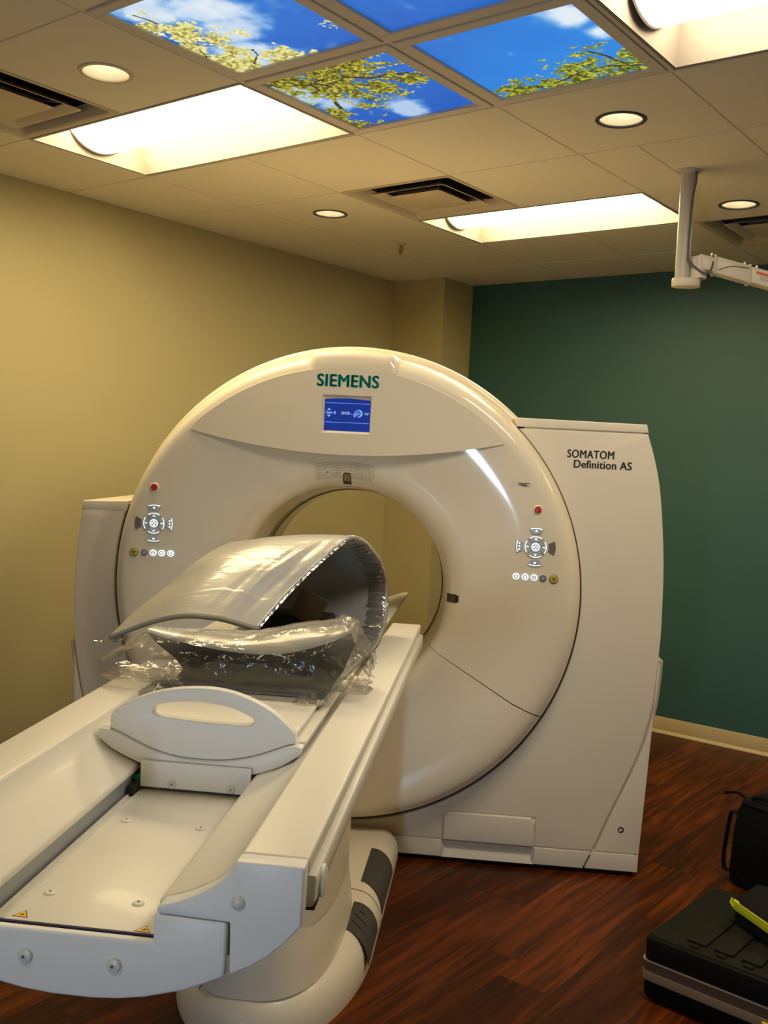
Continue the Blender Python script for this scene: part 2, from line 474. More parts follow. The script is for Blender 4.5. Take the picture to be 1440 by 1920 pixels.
for i in range(-3, 8):
    for j in range(-9, 5):
        if (i, j) in taken: continue
        x0, x1 = max(i * T, XL), min((i + 1) * T, XR)
        y0, y1 = max(j * T, YF), min((j + 1) * T, YB)
        if x1 - x0 < .03 or y1 - y0 < .03: continue
        if i * T < CX and y1 > CYF:
            if (i + 1) * T > CX + .05:
                tile_poly(max(x0, CX) + g, x1 - g, y0 + g, y1 - g).build('ceiling_tile', M_tile, ceiling)
            y1 = CYF; 
            if y1 - y0 > .03: tile_poly(x0 + g, min(x1, CX) - g * 0, y0 + g, y1 - g).build('ceiling_tile', M_tile, ceiling)
            continue
        if (i, j) == (1, 1):   # cut tile around the arm's ceiling mount
            tile_poly(x0 + g, .8435 - g, y0 + g, y1 - g).build('ceiling_tile', M_tile, ceiling)
            tile_poly(.8435 + g, x1 - g, y0 + g, y1 - g).build('ceiling_tile', M_tile, ceiling)
            continue
        if (i, j) in DOWN:
            tile_poly(x0 + g, x1 - g, y0 + g, y1 - g, (*DOWN[(i, j)], .074)).build('ceiling_tile', M_tile, ceiling)
            continue
        if x1 - x0 > T - 1e-4 and y1 - y0 > T - 1e-4:
            cx, cy = (x0 + x1) / 2, (y0 + y1) / 2
            if tile_src is None:
                tile_src = tile_poly(-T / 2 + g, T / 2 - g, -T / 2 + g, T / 2 - g).build('ceiling_tile', M_tile, ceiling)
                tile_src.location = (cx, cy, 0)
            else:
                copy_part(tile_src, ceiling, (cx, cy, 0))
        else:
            tile_poly(x0 + g, x1 - g, y0 + g, y1 - g).build('ceiling_tile', M_tile, ceiling)
def cells(k, axis):            # runs of a grid bar not crossing a fixture two cells long
    out = []
    return out
bw = .0075
for i in range(-2, 8):         # bars along y
    segs = []; j = -9
    for j in range(-9, 5):
        blocked = any(a[1] == j and a[0] + 1 == i for a in TROF + TROF_ADDED)
        y0, y1 = max(j * T, YF), min((j + 1) * T, YB)
        if not blocked and y1 > y0: segs.append((y0, y1))
    mer = []
    for s in segs:
        if mer and abs(mer[-1][1] - s[0]) < 1e-6: mer[-1][1] = s[1]
        else: mer.append(list(s))
    for y0, y1 in mer:
        if i * T < CX + .02: y1 = min(y1, CYF)
        MB().box(i * T - bw, i * T + bw, y0, y1, H, H + .03).build('grid_bar', M_bar, ceiling)
for j in range(-8, 5):         # bars along x
    MB().box(CX if j * T > CYF else XL, XR, j * T - bw, j * T + bw, H + .0005, H + .029).build('grid_bar', M_bar, ceiling)
MB().box(.8435 - bw, .8435 + bw, T + bw, 2 * T - bw, H, H + .03).build('grid_bar', M_bar, ceiling)

# ---------------------------------------------------------------- ceiling fixtures
def troffer(a, lens_mat, label, M_refl=M_refl):
    cx, cy = (a[0] + 1) * T, (a[1] + .5) * T
    t = thing('fluorescent_troffer', label, 'ceiling light', (cx, cy, H), 0, 'recessed fluorescent troffers')
    hx, hy = T - .009, T / 2 - .009
    fr = MB()
    for x0, x1, y0, y1 in ((-hx, hx, -hy, -hy + .012), (-hx, hx, hy - .012, hy), (-hx, -hx + .012, -hy + .012, hy - .012), (hx - .012, hx, -hy + .012, hy - .012)):
        fr.box(x0, x1, y0, y1, -.002, .02)
    fr.build('trim_frame', M_refl, t)
    n = 8
    for sgn in (-1, 1):
        prof = [(sgn * (hy - .012 - (hy - .012 - .17) * k / n), .115 * sin(pi / 2 * k / n)) for k in range(n + 1)]
        MB().grid([[(-hx + .012, y, z) for y, z in prof], [(hx - .012, y, z) for y, z in prof]]).build('reflector', M_refl, t)
        xe = sgn * (hx - .012); xi = sgn * (hx - .055)
        MB().grid([[(xe, -hy + .012, 0), (xe, hy - .012, 0)], [(xi, -hy + .012, .117), (xi, hy - .012, .117)]]).build('end_plate', M_refl, t)
    MB().box(-hx, hx, -hy, hy, .118, .13).build('housing', M_refl, t)
    n = 20; w = .165; dz = .094
    R = (w * w + dz * dz) / (2 * dz); a0 = math.asin(w / R)
    arc = [(R * sin(-a0 + 2 * a0 * k / n), .112 - dz + R - R * cos(-a0 + 2 * a0 * k / n)) for k in range(n + 1)]
    lx = hx - .045
    ln = MB().grid([[(-lx, y, z) for y, z in arc], [(lx, y, z) for y, z in arc]])
    ln.build('diffuser_lens', lens_mat, t)
    for sgn in (-1, 1):
        MB().prismz([(0, 0)], 0, 0) if False else None
        cap = [(y, z) for y, z in arc]
        mb = MB(); k = len(cap)
        vs = [(sgn * lx, y, z) for y, z in cap] + [(sgn * (lx + .006), y, z - .004) for y, z in cap]
        mb.add(vs, [tuple(range(k)), tuple(range(2 * k - 1, k - 1, -1))] + [(i, (i + 1) % k, k + (i + 1) % k, k + i) for i in range(k)])
        mb.build('lens_end', M_refl, t)
    return t
troffer((-2, -1), M_lens, 'lit recessed fluorescent light beside the blossom sky panel near the cream wall')
troffer((-1, 2), M_lens, 'lit recessed fluorescent light beyond the air diffuser toward the teal wall')
troffer((2, -1), M_lens3, 'lit recessed fluorescent light cut off by the upper right corner of the view', M_refl3)
troffer(TROF_ADDED[0], M_lens, 'added unseen fluorescent light beyond the ceiling arm')
M_lensb = mat('troffer_lens_low', (0.9, 0.9, 0.85), 0.4, emit=TUBE, es=TUBE_L * 0.45)
troffer(TROF_ADDED[1], M_lensb, 'added unseen fill light behind the camera, built as a dimmer troffer')  # added to lighten the gantry front

def downlight(c, trim_mat, label):
    t = thing('downlight', label, 'ceiling light', (c[0], c[1], H), 0, 'round recessed downlights')
    MB().lathe([(.0725, .010), (.0725, -.003), (.074, -.006), (.086, -.0055), (.0885, -.0025), (.0885, -.0021), (.0735, -.0021)], n=40, close=False).build('trim_ring', trim_mat, t)
    MB().lathe([(.0724, 0), (.070, .02), (.062, .06), (.050, .10), (.044, .118)], n=40, close=False).build('reflector_cone', M_cone, t)
    MB().lathe([(.002, .112), (.045, .112), (.045, .125), (.002, .125)], n=24, close=True).build('housing_cap', M_cone, t)
    MB().lathe([(.001, .060), (.014, .063), (.024, .074), (.027, .088), (.020, .105), (.012, .115)], n=20).build('bulb', M_bulb, t)
    return t
downlight(DOWN[(-1, -2)], M_triml, 'round recessed downlight with pale trim beside the upper left air diffuser')
downlight(DOWN[(-2, 1)], M_trimk, 'small round recessed downlight nearest the sprinkler')
downlight(DOWN[(1, 0)], M_trimk, 'largest dark-rimmed round downlight just beyond the right sky panel')
downlight(DOWN[(1, 2)], M_trimk, 'dark-rimmed round downlight behind the ceiling arm pole')

def diffuser(a, label):
    cx, cy = (a[0] + .5) * T, (a[1] + .5) * T
    t = thing('air_diffuser', label, 'air vent', (cx, cy, H), 0, 'square ceiling air diffusers')
    def ring(prof, name, m):
        rows = []
        for h, z in prof:
            r = .018 if h > .06 else h * .2
            pts = []
            for sx, sy, q in ((1, 1, 0), (-1, 1, 1), (-1, -1, 2), (1, -1, 3)):
                for k in range(5):
                    an = pi / 2 * (q + k / 4)
                    pts.append((sx * (h - r) + r * cos(an), sy * (h - r) + r * sin(an), z))
            rows.append(pts)
        return MB().grid(rows, closed_v=True)
    ring([(.3, .012), (.3, -.003), (.283, -.003), (.276, .002), (.262, .030), (.258, .05)], 'frame', M_vent).build('outer_frame', M_vent, t)
    ring([(.168, .020), (.172, .018), (.203, -.001), (.208, -.0035), (.204, -.004), (.198, -.002), (.168, .016)], 'vane', M_vent).build('vane', M_vent, t)
    mb = ring([(.105, .020), (.110, .016), (.134, -.001), (.139, -.0035), (.136, -.0045), (.02, -.0045)], 'plate', M_vent)
    o = len(mb.v); mb.f.append(tuple(range(o - 20, o)))
    mb.build('centre_plate', M_vent, t)
    ring([(.258, .045), (.258, .24)], 'box', M_duct).build('plenum_wall', M_duct, t)
    MB().box(-.26, .26, -.26, .26, .235, .25).build('plenum', M_duct, t)
    MB().lathe([(.14, .16), (.14, .235)], n=28, close=False).build('duct_collar', M_duct2, t)
    for an in (pi / 4, 3 * pi / 4):
        MB().tube([(-.24 * cos(an), -.24 * sin(an), .018), (.24 * cos(an), .24 * sin(an), .018)], .004, 6).build('support_wire', M_duct2, t)
    return t
diffuser((-2, -2), 'square ceiling air diffuser cut off by the left edge of the view')
diffuser((-1, 1), 'square ceiling air diffuser between the two lit troffers')
diffuser((1, 3), 'square ceiling air diffuser near the teal wall behind the ceiling arm')

# sprinkler
t = thing('fire_sprinkler', 'small brass pendant fire sprinkler in a beige ceiling tile', 'sprinkler', (-1.005, 1.618, H))
MB().lathe([(.034, -.002), (.034, -.006), (.022, -.014), (.010, -.016), (.002, -.016)], n=24).build('escutcheon', M_vent, t)
MB().lathe([(.010, -.016), (.010, -.026), (.006, -.030), (.002, -.030)], n=16).build('body', M_brass, t)
for sgn in (-1, 1):
    MB().tube([(sgn * .006, 0, -.027), (sgn * .014, 0, -.036), (sgn * .012, 0, -.048), (0, 0, -.058)], .003, 6).build('frame_arm', M_brass, t)
MB().lathe([(.002, -.030), (.003, -.054), (.001, -.056)], n=10).build('bulb', M_red, t)
MB().lathe([(.002, -.058), (.016, -.060), (.016, -.062), (.002, -.062)], n=20).build('deflector', M_brass, t)

# lit sky panels: a flat printed picture, colours kept per point of a fine sheet
def vnoise(x, y, seed):
    rng = np.random.RandomState(seed); tb = rng.rand(64, 64)
    xi = np.floor(x).astype(int); yi = np.floor(y).astype(int); fx = x - xi; fy = y - yi
    fx = fx * fx * (3 - 2 * fx); fy = fy * fy * (3 - 2 * fy)
    a = tb[xi % 64, yi % 64]; b = tb[(xi + 1) % 64, yi % 64]; c = tb[xi % 64, (yi + 1) % 64]; d = tb[(xi + 1) % 64, (yi + 1) % 64]
    return (a * (1 - fx) + b * fx) * (1 - fy) + (c * (1 - fx) + d * fx) * fy
def fbm(x, y, seed, o=5):
    s = 0; a = .5; t_ = 0
    for k in range(o):
        s = s + a * vnoise(x * 2 ** k + 11 * k, y * 2 ** k + 7 * k, seed + k); t_ += a; a *= .5
    return s / t_
def sst(a, b, x):
    t_ = np.clip((x - a) / (b - a), 0, 1); return t_ * t_ * (3 - 2 * t_)
def seg_dist(u, v, pts):
    d = np.full(u.shape, 9.0)
    for (x0, y0), (x1, y1) in zip(pts[:-1], pts[1:]):
        L2 = (x1 - x0) ** 2 + (y1 - y0) ** 2
        t_ = np.clip(((u - x0) * (x1 - x0) + (v - y0) * (y1 - y0)) / L2, 0, 1)
        d = np.minimum(d, np.hypot(u - x0 - t_ * (x1 - x0), v - y0 - t_ * (y1 - y0)))
    return d
def blob(u, v, x, y, r): return np.clip(1 - np.hypot(u - x, v - y) / r, 0, 1)
def picture(kind, u, v):
    """u, v = room x and y inside the panel, 0..1"""
    top = np.array([50, 142, 230.]); deep = np.array([20, 92, 192.])
    g_ = {1: .4 + .5 * v, 2: .55 + .3 * v, 3: .55 + .5 * v, 4: .15 + .5 * (1 - u) * (1 - v)}[kind]
    g_ = np.clip(g_ + .25 * (fbm(u * 3, v * 3, 5) - .5), 0, 1)[..., None]
    c = top * (1 - g_) + deep * g_
    cl = fbm(u * 4 + 3, v * 4 + 1, 20 + kind) + .35 * (fbm(u * 14, v * 14, 33 + kind) - .5)
    if kind == 1:
        reg = np.maximum.reduce([1.1 * blob(u, v, .52, .30, .34), 1.2 * blob(u, v, .42, .55, .34), 1.2 * blob(u, v, .30, .80, .36), .9 * blob(u, v, .46, .88, .22), 1.1 * blob(u, v, .18, .12, .26), .8 * blob(u, v, .30, .05, .2)])
        a = sst(.46, .90, cl * .75 + reg * .62) * (.80 + .35 * (fbm(u * 9, v * 9, 44) - .3))
    elif kind == 2:
        a = .55 * sst(.62, .85, cl * .6 + .6 * blob(u, v, .75, .70, .2)) + .35 * sst(.7, .9, cl * .7 + .4 * blob(u, v, .25, .8, .3))
    elif kind == 3:
        a = .75 * sst(.5, .8, cl * .6 + .7 * np.maximum.reduce([blob(u, v, .10, .30, .4), blob(u, v, .55, .85, .3), blob(u, v, .2, .55, .3)]))
    else:
        a = sst(.45, .98, cl * .7 + .8 * np.maximum.reduce([blob(u, v, .92, .12, .26), .7 * blob(u, v, .95, .40, .14), .5 * blob(u, v, .40, .42, .10)]))
    a = np.clip(a, 0, 1)[..., None]
    c = c * (1 - a) + np.array([226, 236, 246.]) * a
    # foliage
    n1 = fbm(u * 16, v * 16, 60 + kind, 4); n2 = fbm(u * 58, v * 58, 80 + kind, 3)
    if kind == 1:
        reg = np.maximum.reduce([.95 * blob(u, v, .05, .85, .33), .9 * blob(u, v, .16, .97, .26), .95 * blob(u, v, .02, .60, .22), .80 * blob(u, v, .18, .40, .27), .8 * blob(u, v, .05, .30, .15), .72 * blob(u, v, .25, .57, .25), .85 * blob(u, v, .42, .97, .30), .6 * blob(u, v, .16, .14, .16), .65 * blob(u, v, .97, .75, .12), .75 * blob(u, v, .22, .74, .28)])
        pal = [np.array([150, 140, 60.]), np.array([224, 216, 130.]), np.array([252, 248, 216.])]; br = [[(.0, .75), (.10, .55), (.13, .3), (.1, .12)], [(.02, .9), (.2, .75), (.24, .55)], [(.1, 1), (.3, .86), (.33, .78)]]; bwid = .006
    elif kind == 2:
        reg = np.zeros_like(u); pal = [np.array([120, 112, 40.])] * 3; br = []; bwid = 0
    elif kind == 3:
        reg = np.maximum.reduce([.85 * sst(.95, .15, v) * sst(1.03, .8, u + .3 * v), .9 * blob(u, v, .75, .22, .45), .9 * blob(u, v, .03, .7, .28), .85 * blob(u, v, .05, .95, .24), .75 * blob(u, v, .62, .45, .34), .7 * blob(u, v, .30, .66, .24), .8 * blob(u, v, .92, .42, .22)])
        pal = [np.array([62, 58, 18.]), np.array([150, 146, 40.]), np.array([222, 214, 110.])]
        br = [[(-.02, .06), (.25, .20), (.45, .16), (.65, .30), (.9, .35)], [(.25, .20), (.22, .45), (.1, .7)], [(.45, .16), (.65, .05), (.85, .02)], [(.3, .2), (.4, .42), (.42, .6)]]; bwid = .014
    else:
        reg = np.maximum.reduce([.85 * blob(u, v, .15, .98, .30), .95 * blob(u, v, .40, .96, .32), 1.0 * blob(u, v, .62, .90, .36), .95 * blob(u, v, .85, .92, .34), .75 * blob(u, v, .80, .66, .22), .6 * blob(u, v, .88, .55, .12), .5 * blob(u, v, .74, .52, .09), .85 * blob(u, v, .98, .80, .2)])
        pal = [np.array([58, 66, 16.]), np.array([140, 148, 40.]), np.array([214, 206, 96.])]; br = [[(1, .95), (.8, .85), (.62, .86), (.4, .95)], [(.9, .9), (.84, .7), (.78, .6)]]; bwid = .008
    for b_ in br:
        m_ = (seg_dist(u + .03 * (n1 - .5), v + .03 * (n1 - .5), b_) < bwid)[..., None]
        c = np.where(m_, np.array([58, 48, 34.]), c)
    n3 = fbm(u * 9 + 5, v * 9 + 2, 120 + kind, 3)
    k = n1 * .55 + n2 * .45 + n3 * .50 + reg * {1: .66, 2: .5, 3: .52, 4: .66}[kind]
    f = sst(1.02, 1.07, k * (reg > .02))[..., None]
    t3 = np.clip((n2 - .3) * 1.9 + .25 * (n1 - .5), 0, 1)[..., None]
    fc = np.where(t3 < .5, pal[0] * (1 - 2 * t3) + pal[1] * 2 * t3, pal[1] * (2 - 2 * t3) + pal[2] * (2 * t3 - 1))
    c = c * (1 - f) + fc * f
    for b_ in br:
        m_ = ((seg_dist(u + .03 * (n1 - .5), v + .03 * (n1 - .5), b_) < bwid * .8) & (n3 < .54))[..., None]
        c = np.where(m_, np.array([60, 48, 30.]), c)
    return np.clip(c, 0, 255) / 255.0
M_sky = bpy.data.materials.new('backlit_sky_print'); M_sky.use_nodes = True
_nt = M_sky.node_tree; _b = _nt.nodes['Principled BSDF']
_at = _nt.nodes.new('ShaderNodeAttribute'); _at.attribute_name = 'print'
_b.inputs['Base Color'].default_value = (.02, .02, .02, 1); _b.inputs['Roughness'].default_value = .4; _b.inputs['Specular IOR Level'].default_value = .1
_nt.links.new(_at.outputs['Color'], _b.inputs['Emission Color']); _b.inputs['Emission Strength'].default_value = EX
def sky_panel(a, kind, label):
    cx, cy = (a[0] + .5) * T, (a[1] + .5) * T
    t = thing('sky_panel', label, 'ceiling panel', (cx, cy, H), 0, 'backlit sky picture panels')
    h = T / 2 - .010; w = .038
    for k, (x0, x1, y0, y1) in enumerate(((-h, h, -h, -h + w), (-h, h, h - w, h), (-h, -h + w, -h + w, h - w), (h - w, h, -h + w, h - w))):
        MB().box(x0, x1, y0, y1, -.005, .022).build('frame_rail', M_bar, t, bevel=.0025, seg=1)
    N = 240; q = h - w + .004
    gx = np.linspace(-q, q, N)
    X, Y = np.meshgrid(gx, gx, indexing='ij')
    colr = picture(kind, (X / q + 1) / 2, (Y / q + 1) / 2)
    linr = np.where(colr <= .04045, colr / 12.92, ((colr + .055) / 1.055) ** 2.4)
    me = bpy.data.meshes.new('sky_print')
    vs = np.stack([X, Y, np.full_like(X, .004)], -1).reshape(-1, 3)
    ii, jj = np.meshgrid(np.arange(N - 1), np.arange(N - 1), indexing='ij')
    A = ii * N + jj
    fs = np.stack([A, A + 1, A + N + 1, A + N], -1).reshape(-1, 4)
    me.from_pydata(vs.tolist(), [], fs.tolist())
    at = me.color_attributes.new('print', 'FLOAT_COLOR', 'POINT')
    at.data.foreach_set('color', np.concatenate([linr.reshape(-1, 3), np.ones((N * N, 1))], 1).astype(np.float32).ravel())
    me.materials.append(M_sky)
    o = bpy.data.objects.new('sky_print', me); COL.objects.link(o); o.parent = t
    MB().box(-h, h, -h, h, .022, .04).build('light_box', M_bar, t)
    if kind == 3:
        MB().box(q - .062, q - .012, q - .010, q - .004, .002, .0035).build('caption_strip', M_label, t)
    return t
sky_panel((0, -2), 1, 'backlit ceiling picture of white blossom and white clouds')
sky_panel((1, -2), 2, 'backlit ceiling picture of plain blue sky at the top edge of the view')
sky_panel((0, -1), 3, 'backlit ceiling picture crowded with yellow-green branches')
sky_panel((1, -1), 4, 'backlit ceiling picture of blue sky above green leaves, nearest the largest downlight')

# ceiling arm
t = thing('ceiling_arm', 'beige ceiling-mounted equipment arm on a grey pole in front of the teal wall', 'equipment arm', (.892, .998, 0))
MB().lathe([(.046, H - .002), (.046, H - .010), (.030, H - .016)], n=28).build('ceiling_flange', M_pole, t)
MB().lathe([(.0285, H - .012), (.0285, 2.395)], n=28).build('pole', M_pole, t)
ad = Vector((.86, .51, 0)).normalized(); aw = Vector((-ad.y, ad.x, 0))
def obox(mb, c, u, w, hu, hw, z0, z1, slope=0.0):
    """box along u through c; rises with slope"""
    vs = []
    for z in (z0, z1):
        for b in (-hw, hw):
            for a in hu:
                vs.append(Vector(c) + u * a + w * b + Vector((0, 0, z + slope * a)))
    return mb.add(vs, [(0, 2, 3, 1), (4, 5, 7, 6), (0, 1, 5, 4), (2, 6, 7, 3), (0, 4, 6, 2), (1, 3, 7, 5)])
mb = MB()
prof = []
for k in range(24):
    an = 2 * pi * k / 24
    cxp = .035 if cos(an) >= 0 else 0.0
    prof.append((ad.x * (cxp + .039 * cos(an)) + aw.x * .039 * sin(an) + 0, ad.y * (cxp + .039 * cos(an)) + aw.y * .039 * sin(an)))
mb.prismz(prof, 2.360, 2.396).build('bottom_cap', M_arm, t, bevel=.006)
jc = ad * .062
MB().lathe([(.034, 2.395), (.034, 2.480)], c=(jc.x, jc.y, 0), n=28).build('knuckle', M_arm, t)
MB().cyl(jc - aw * .030 + Vector((0, 0, 2.455)), aw, .030, .030, .060, 24).build('elbow_hub', M_arm, t, bevel=.004)
SL = -.255
obox(MB(), (jc.x, jc.y, 0), ad, aw, (.0, .065), .034, 2.432, 2.490, SL).build('elbow_block', M_arm, t, bevel=.008)
obox(MB(), (jc.x, jc.y, 0), ad, aw, (.06, .197), .031, 2.430, 2.498, SL).build('spring_arm', M_arm, t, bevel=.006)
obox(MB(), (jc.x, jc.y, 0), ad, aw, (.197, .95), .032, 2.432, 2.496, SL).build('extension_arm', M_arm, t, bevel=.006)
for a in (.060, .195):
    obox(MB(), (jc.x, jc.y, 0), ad, aw, (a - .005, a + .005), .0345, 2.426, 2.502, SL).build('strap_band', M_pole, t, bevel=.002)
for a in (.05, .178, .225):
    c = jc + ad * a + Vector((0, 0, 2.500 + SL * a))
    MB().tube([c - aw * .012, c - aw * .005 + Vector((0, 0, .008)), c + aw * .005 + Vector((0, 0, .008)), c + aw * .012], .004, 8).build('cable_clip', M_arm, t)
pth = [(.036, -.012, H - .01), (.040, -.016, H - .05), (.032, -.020, H - .12), (.028, -.020, H - .24), (.030, -.022, H - .36)]
pth = interp_closed(pth, 5)
pth2 = interp_closed([pth[-1], jc + ad * -.02 - aw * .036 + Vector((0, 0, 2.435)), jc + ad * .02 - aw * .040 + Vector((0, 0, 2.412)), jc + ad * .045 - aw * .040 + Vector((0, 0, 2.432)), jc + ad * .052 - aw * .02 + Vector((0, 0, 2.485))], 6)
MB().tube(list(pth)[:-1] + list(pth2), .0042, 8).build('cable', M_cable, t)
c0 = jc + ad * .27 - aw * .0315
pp = interp_closed([jc + ad * .072 - aw * .0325 + Vector((0, 0, 2.445 + SL * .072)), jc + ad * .12 - aw * .0325 + Vector((0, 0, 2.472 + SL * .12)), jc + ad * .19 - aw * .0325 + Vector((0, 0, 2.485 + SL * .19))], 6)
MB().tube(pp, .0016, 6).build('side_groove', M_cable, t)
def arm_patch(a0, a1, z0, z1, off, m, name):
    vs = [jc + ad * a - aw * (.0325 + off) + Vector((0, 0, z + SL * a)) for a, z in ((a0, z0), (a1, z0), (a1, z1), (a0, z1))]
    vs += [v + aw * .0015 for v in vs]
    return MB().add(vs, [(0, 1, 2, 3), (7, 6, 5, 4), (0, 4, 5, 1), (1, 5, 6, 2), (2, 6, 7, 3), (3, 7, 4, 0)]).build(name, m, t)
arm_patch(.218, .288, 2.448, 2.482, .0005, M_label, 'warning_label')
arm_patch(.2185, .2875, 2.471, 2.4818, .0010, M_orange, 'label_header')
for k in range(4):
    arm_patch(.233, .281 - .006 * (k % 2), 2.4655 - .0045 * k, 2.4668 - .0045 * k, .0010, M_ink, 'label_line')

# ---------------------------------------------------------------- CT gantry
TH = 0.56395947
OX, OY = -0.09816641, 0.15169667
CZ = 1.0855
gan = thing('ct_scanner_gantry', 'large cream ring-shaped scanner gantry with round bore and side towers', 'medical scanner', (OX, OY, 0), TH)
# local axes: x right along the face, y away from the patient table, z up. d = -y
PROF = [(.413, -.06), (.413, -.02), (.4145, .005), (.419, .025), (.428, .042), (.441, .055), (.458, .065), (.480, .071), (.505, .0745), (.521, .0755),
        (.56, .080), (.62, .0885), (.68, .0975), (.74, .106), (.80, .1135), (.84, .117), (.866, .1175), (.885, .114), (.900, .105), (.910, .092), (.919, .074), (.927, .050), (.932, .025), (.934, .0), (.934, -.045)]
PR = np.array([p[0] for p in PROF]); PD = np.array([p[1] for p in PROF])
def face_d(x, z):
    return float(np.interp(hypot(x, z - CZ), PR[2:], PD[2:]))
def ring_arc(name, prof, t0, t1, n, m, parent, closed=False, cs=0.0, cz=CZ, angle=40, shift=0.0):
    rows = []
    for k in range(n if closed else n + 1):
        a = t0 + (t1 - t0) * k / n
        rows.append([(cs + shift * max(0, min(1, (r - .80) / .1)) + r * sin(a), -d, cz + shift * max(0, min(1, (r - .80) / .1)) + r * cos(a)) for r, d in prof])
    return MB().grid(rows, closed_u=closed).build(name, m, parent, angle=angle)
A_S = radians(119.5); gp_ = .0022
ring_arc('front_cover', PROF, -A_S + gp_, A_S - gp_, 220, M_cover, gan, shift=.009)
ring_arc('lower_front_cover', PROF, A_S + gp_, 2 * pi - A_S - gp_, 120, M_cover, gan, shift=.009)
ring_arc('seam_strip', [(r, d - .006) for r, d in PROF[1:-2]], A_S - .006, A_S + .006, 2, M_gap, gan)
ring_arc('seam_strip', [(r, d - .006) for r, d in PROF[1:-2]], -A_S - .006, -A_S + .006, 2, M_gap, gan)
ring_arc('gap_shade', [(.925, -.020), (.965, -.020)], radians(44), radians(288), 140, M_gap, gan)  # black ring painting the shade inside the cover gap
ring_arc('ring_housing', [(.80, -.045), (.940, -.045), (.950, -.048), (.957, -.056), (.960, -.07), (.960, -.66), (.95, -.70), (.90, -.72), (.60, -.72), (.50, -.70), (.42, -.62)], 0, 2 * pi, 200, M_cover, gan, True, .012, CZ + .015)
ring_arc('bore_tunnel', [(.413, -.05), (.404, -.14), (.400, -.20), (.397, -.20), (.397, -.205)], 0, 2 * pi, 120, M_cover, gan, True)
ring_arc('scan_window_ring', [(.397, -.204), (.394, -.30), (.392, -.305)], 0, 2 * pi, 120, M_mylar, gan, True)
ring_arc('rear_bore_ring', [(.389, -.303), (.387, -.40), (.385, -.50), (.40, -.58), (.44, -.64), (.50, -.70)], 0, 2 * pi, 120, M_cover, gan, True)

# display hood: flat upper panel with a recessed screen
DV = .1225
def crease(x): return CZ + .537 + .19 * x * x
low = [(.612 * (2 * k / 60 - 1), crease(.612 * (2 * k / 60 - 1))) for k in range(61)]
rt = .872; at_ = atan2(.612, .622)
top = [(rt * sin(at_ - 2 * at_ * k / 60), CZ + rt * cos(at_ - 2 * at_ * k / 60)) for k in range(1, 60)]
SX0, SX1, SZ0, SZ1 = -.098, .094, 1.706, 1.853
IX0, IX1, IZ0, IZ1 = -.0875, .0895, 1.7155, 1.8455
bm = bmesh.new()
loop = [bm.verts.new((p[0], -DV, p[1])) for p in low + top]
hole = [bm.verts.new((x, -DV, z)) for x, z in ((SX0, SZ0), (SX1, SZ0), (SX1, SZ1), (SX0, SZ1))]
es = [bm.edges.new((loop[i], loop[(i + 1) % len(loop)])) for i in range(len(loop))]
es += [bm.edges.new((hole[i], hole[(i + 1) % 4])) for i in range(4)]
bmesh.ops.triangle_fill(bm, use_beauty=True, use_dissolve=False, edges=es, normal=(0, -1, 0))
nl = len(loop)
bv = [bm.verts.new((v.co.x * .9985, -DV + .0016, CZ + (v.co.z - CZ) * 1.0)) for v in loop]
def back_d(p):
    return max(0.02, face_d(p[0], p[1]) - .012)
b2 = [bm.verts.new((p[0], -back_d(p), p[1])) for p in low + top]
for i in range(nl):
    j = (i + 1) % nl
    bm.faces.new((loop[i], loop[j], b2[j], b2[i]))
for v in bv: bm.verts.remove(v)
hi = [bm.verts.new((x, -DV + .016, z)) for x, z in ((IX0, IZ0), (IX1, IZ0), (IX1, IZ1), (IX0, IZ1))]
for i in range(4):
    j = (i + 1) % 4
    bm.faces.new((hole[j], hole[i], hi[i], hi[j]))
bmesh.ops.recalc_face_normals(bm, faces=bm.faces)
for f in bm.faces: f.smooth = True
for e in bm.edges:
    if len(e.link_faces) == 2 and e.calc_face_angle(0) > radians(25): e.smooth = False
me = bpy.data.meshes.new('display_hood'); bm.to_mesh(me); bm.free(); me.materials.append(M_cover)
o = bpy.data.objects.new('display_hood', me); COL.objects.link(o); o.parent = gan
rows = []
for k in range(29):
    a_ = radians(-11.2 + 22.9 * k / 28)
    w_ = float(min(1, min(k, 28 - k) / 3.0)); w_ = w_ * w_ * (3 - 2 * w_)
    row = []
    for r0, d0, r1, d1 in ((.866, .1205, .866, .1222), (.885, .1140, .890, .1216), (.900, .105, .908, .1195), (.910, .092, .922, .1150), (.919, .074, .932, .1060), (.927, .050, .940, .090), (.932, .025, .946, .060), (.934, .0, .948, .02), (.934, -.04, .946, -.04)):
        r_ = (r0 + .0012) * (1 - w_) + r1 * w_; d_ = (d0 + .0006) * (1 - w_) + d1 * w_
        sh = .009 * max(0, min(1, (r_ - .80) / .1))
        row.append((sh + r_ * sin(a_), -d_, CZ + sh + (r_ - .003 * w_) * cos(a_)))
    rows.append(row)
MB().grid(rows).build('hood_crown', M_cover, gan, angle=60)
disp = MB().box(IX0 - .001, IX1 + .001, -DV + .0145, -DV + .03, IZ0 - .001, IZ1 + .001).build('display_screen', M_screen, gan)
sy = -DV + .0138
for z in (1.8225, 1.7480):
    MB().box(IX0 + .004, IX1 - .003, sy, sy + .001, z - .0008, z + .0008).build('screen_line', M_glyph, disp)
def stri(pts, name='screen_arrow', m=M_glyph):
    MB().prism(pts, sy, sy + .001).build(name, m, disp)
zc = 1.785
stri([(-.079, zc + .009), (-.063, zc + .009), (-.071, zc + .018)])
stri([(-.079, zc - .009), (-.071, zc - .018), (-.063, zc - .009)])
stri([(-.055, zc), (-.045, zc - .0075), (-.045, zc + .0075)])
stri([(.003, zc - .0075), (.013, zc), (.003, zc + .0075)])
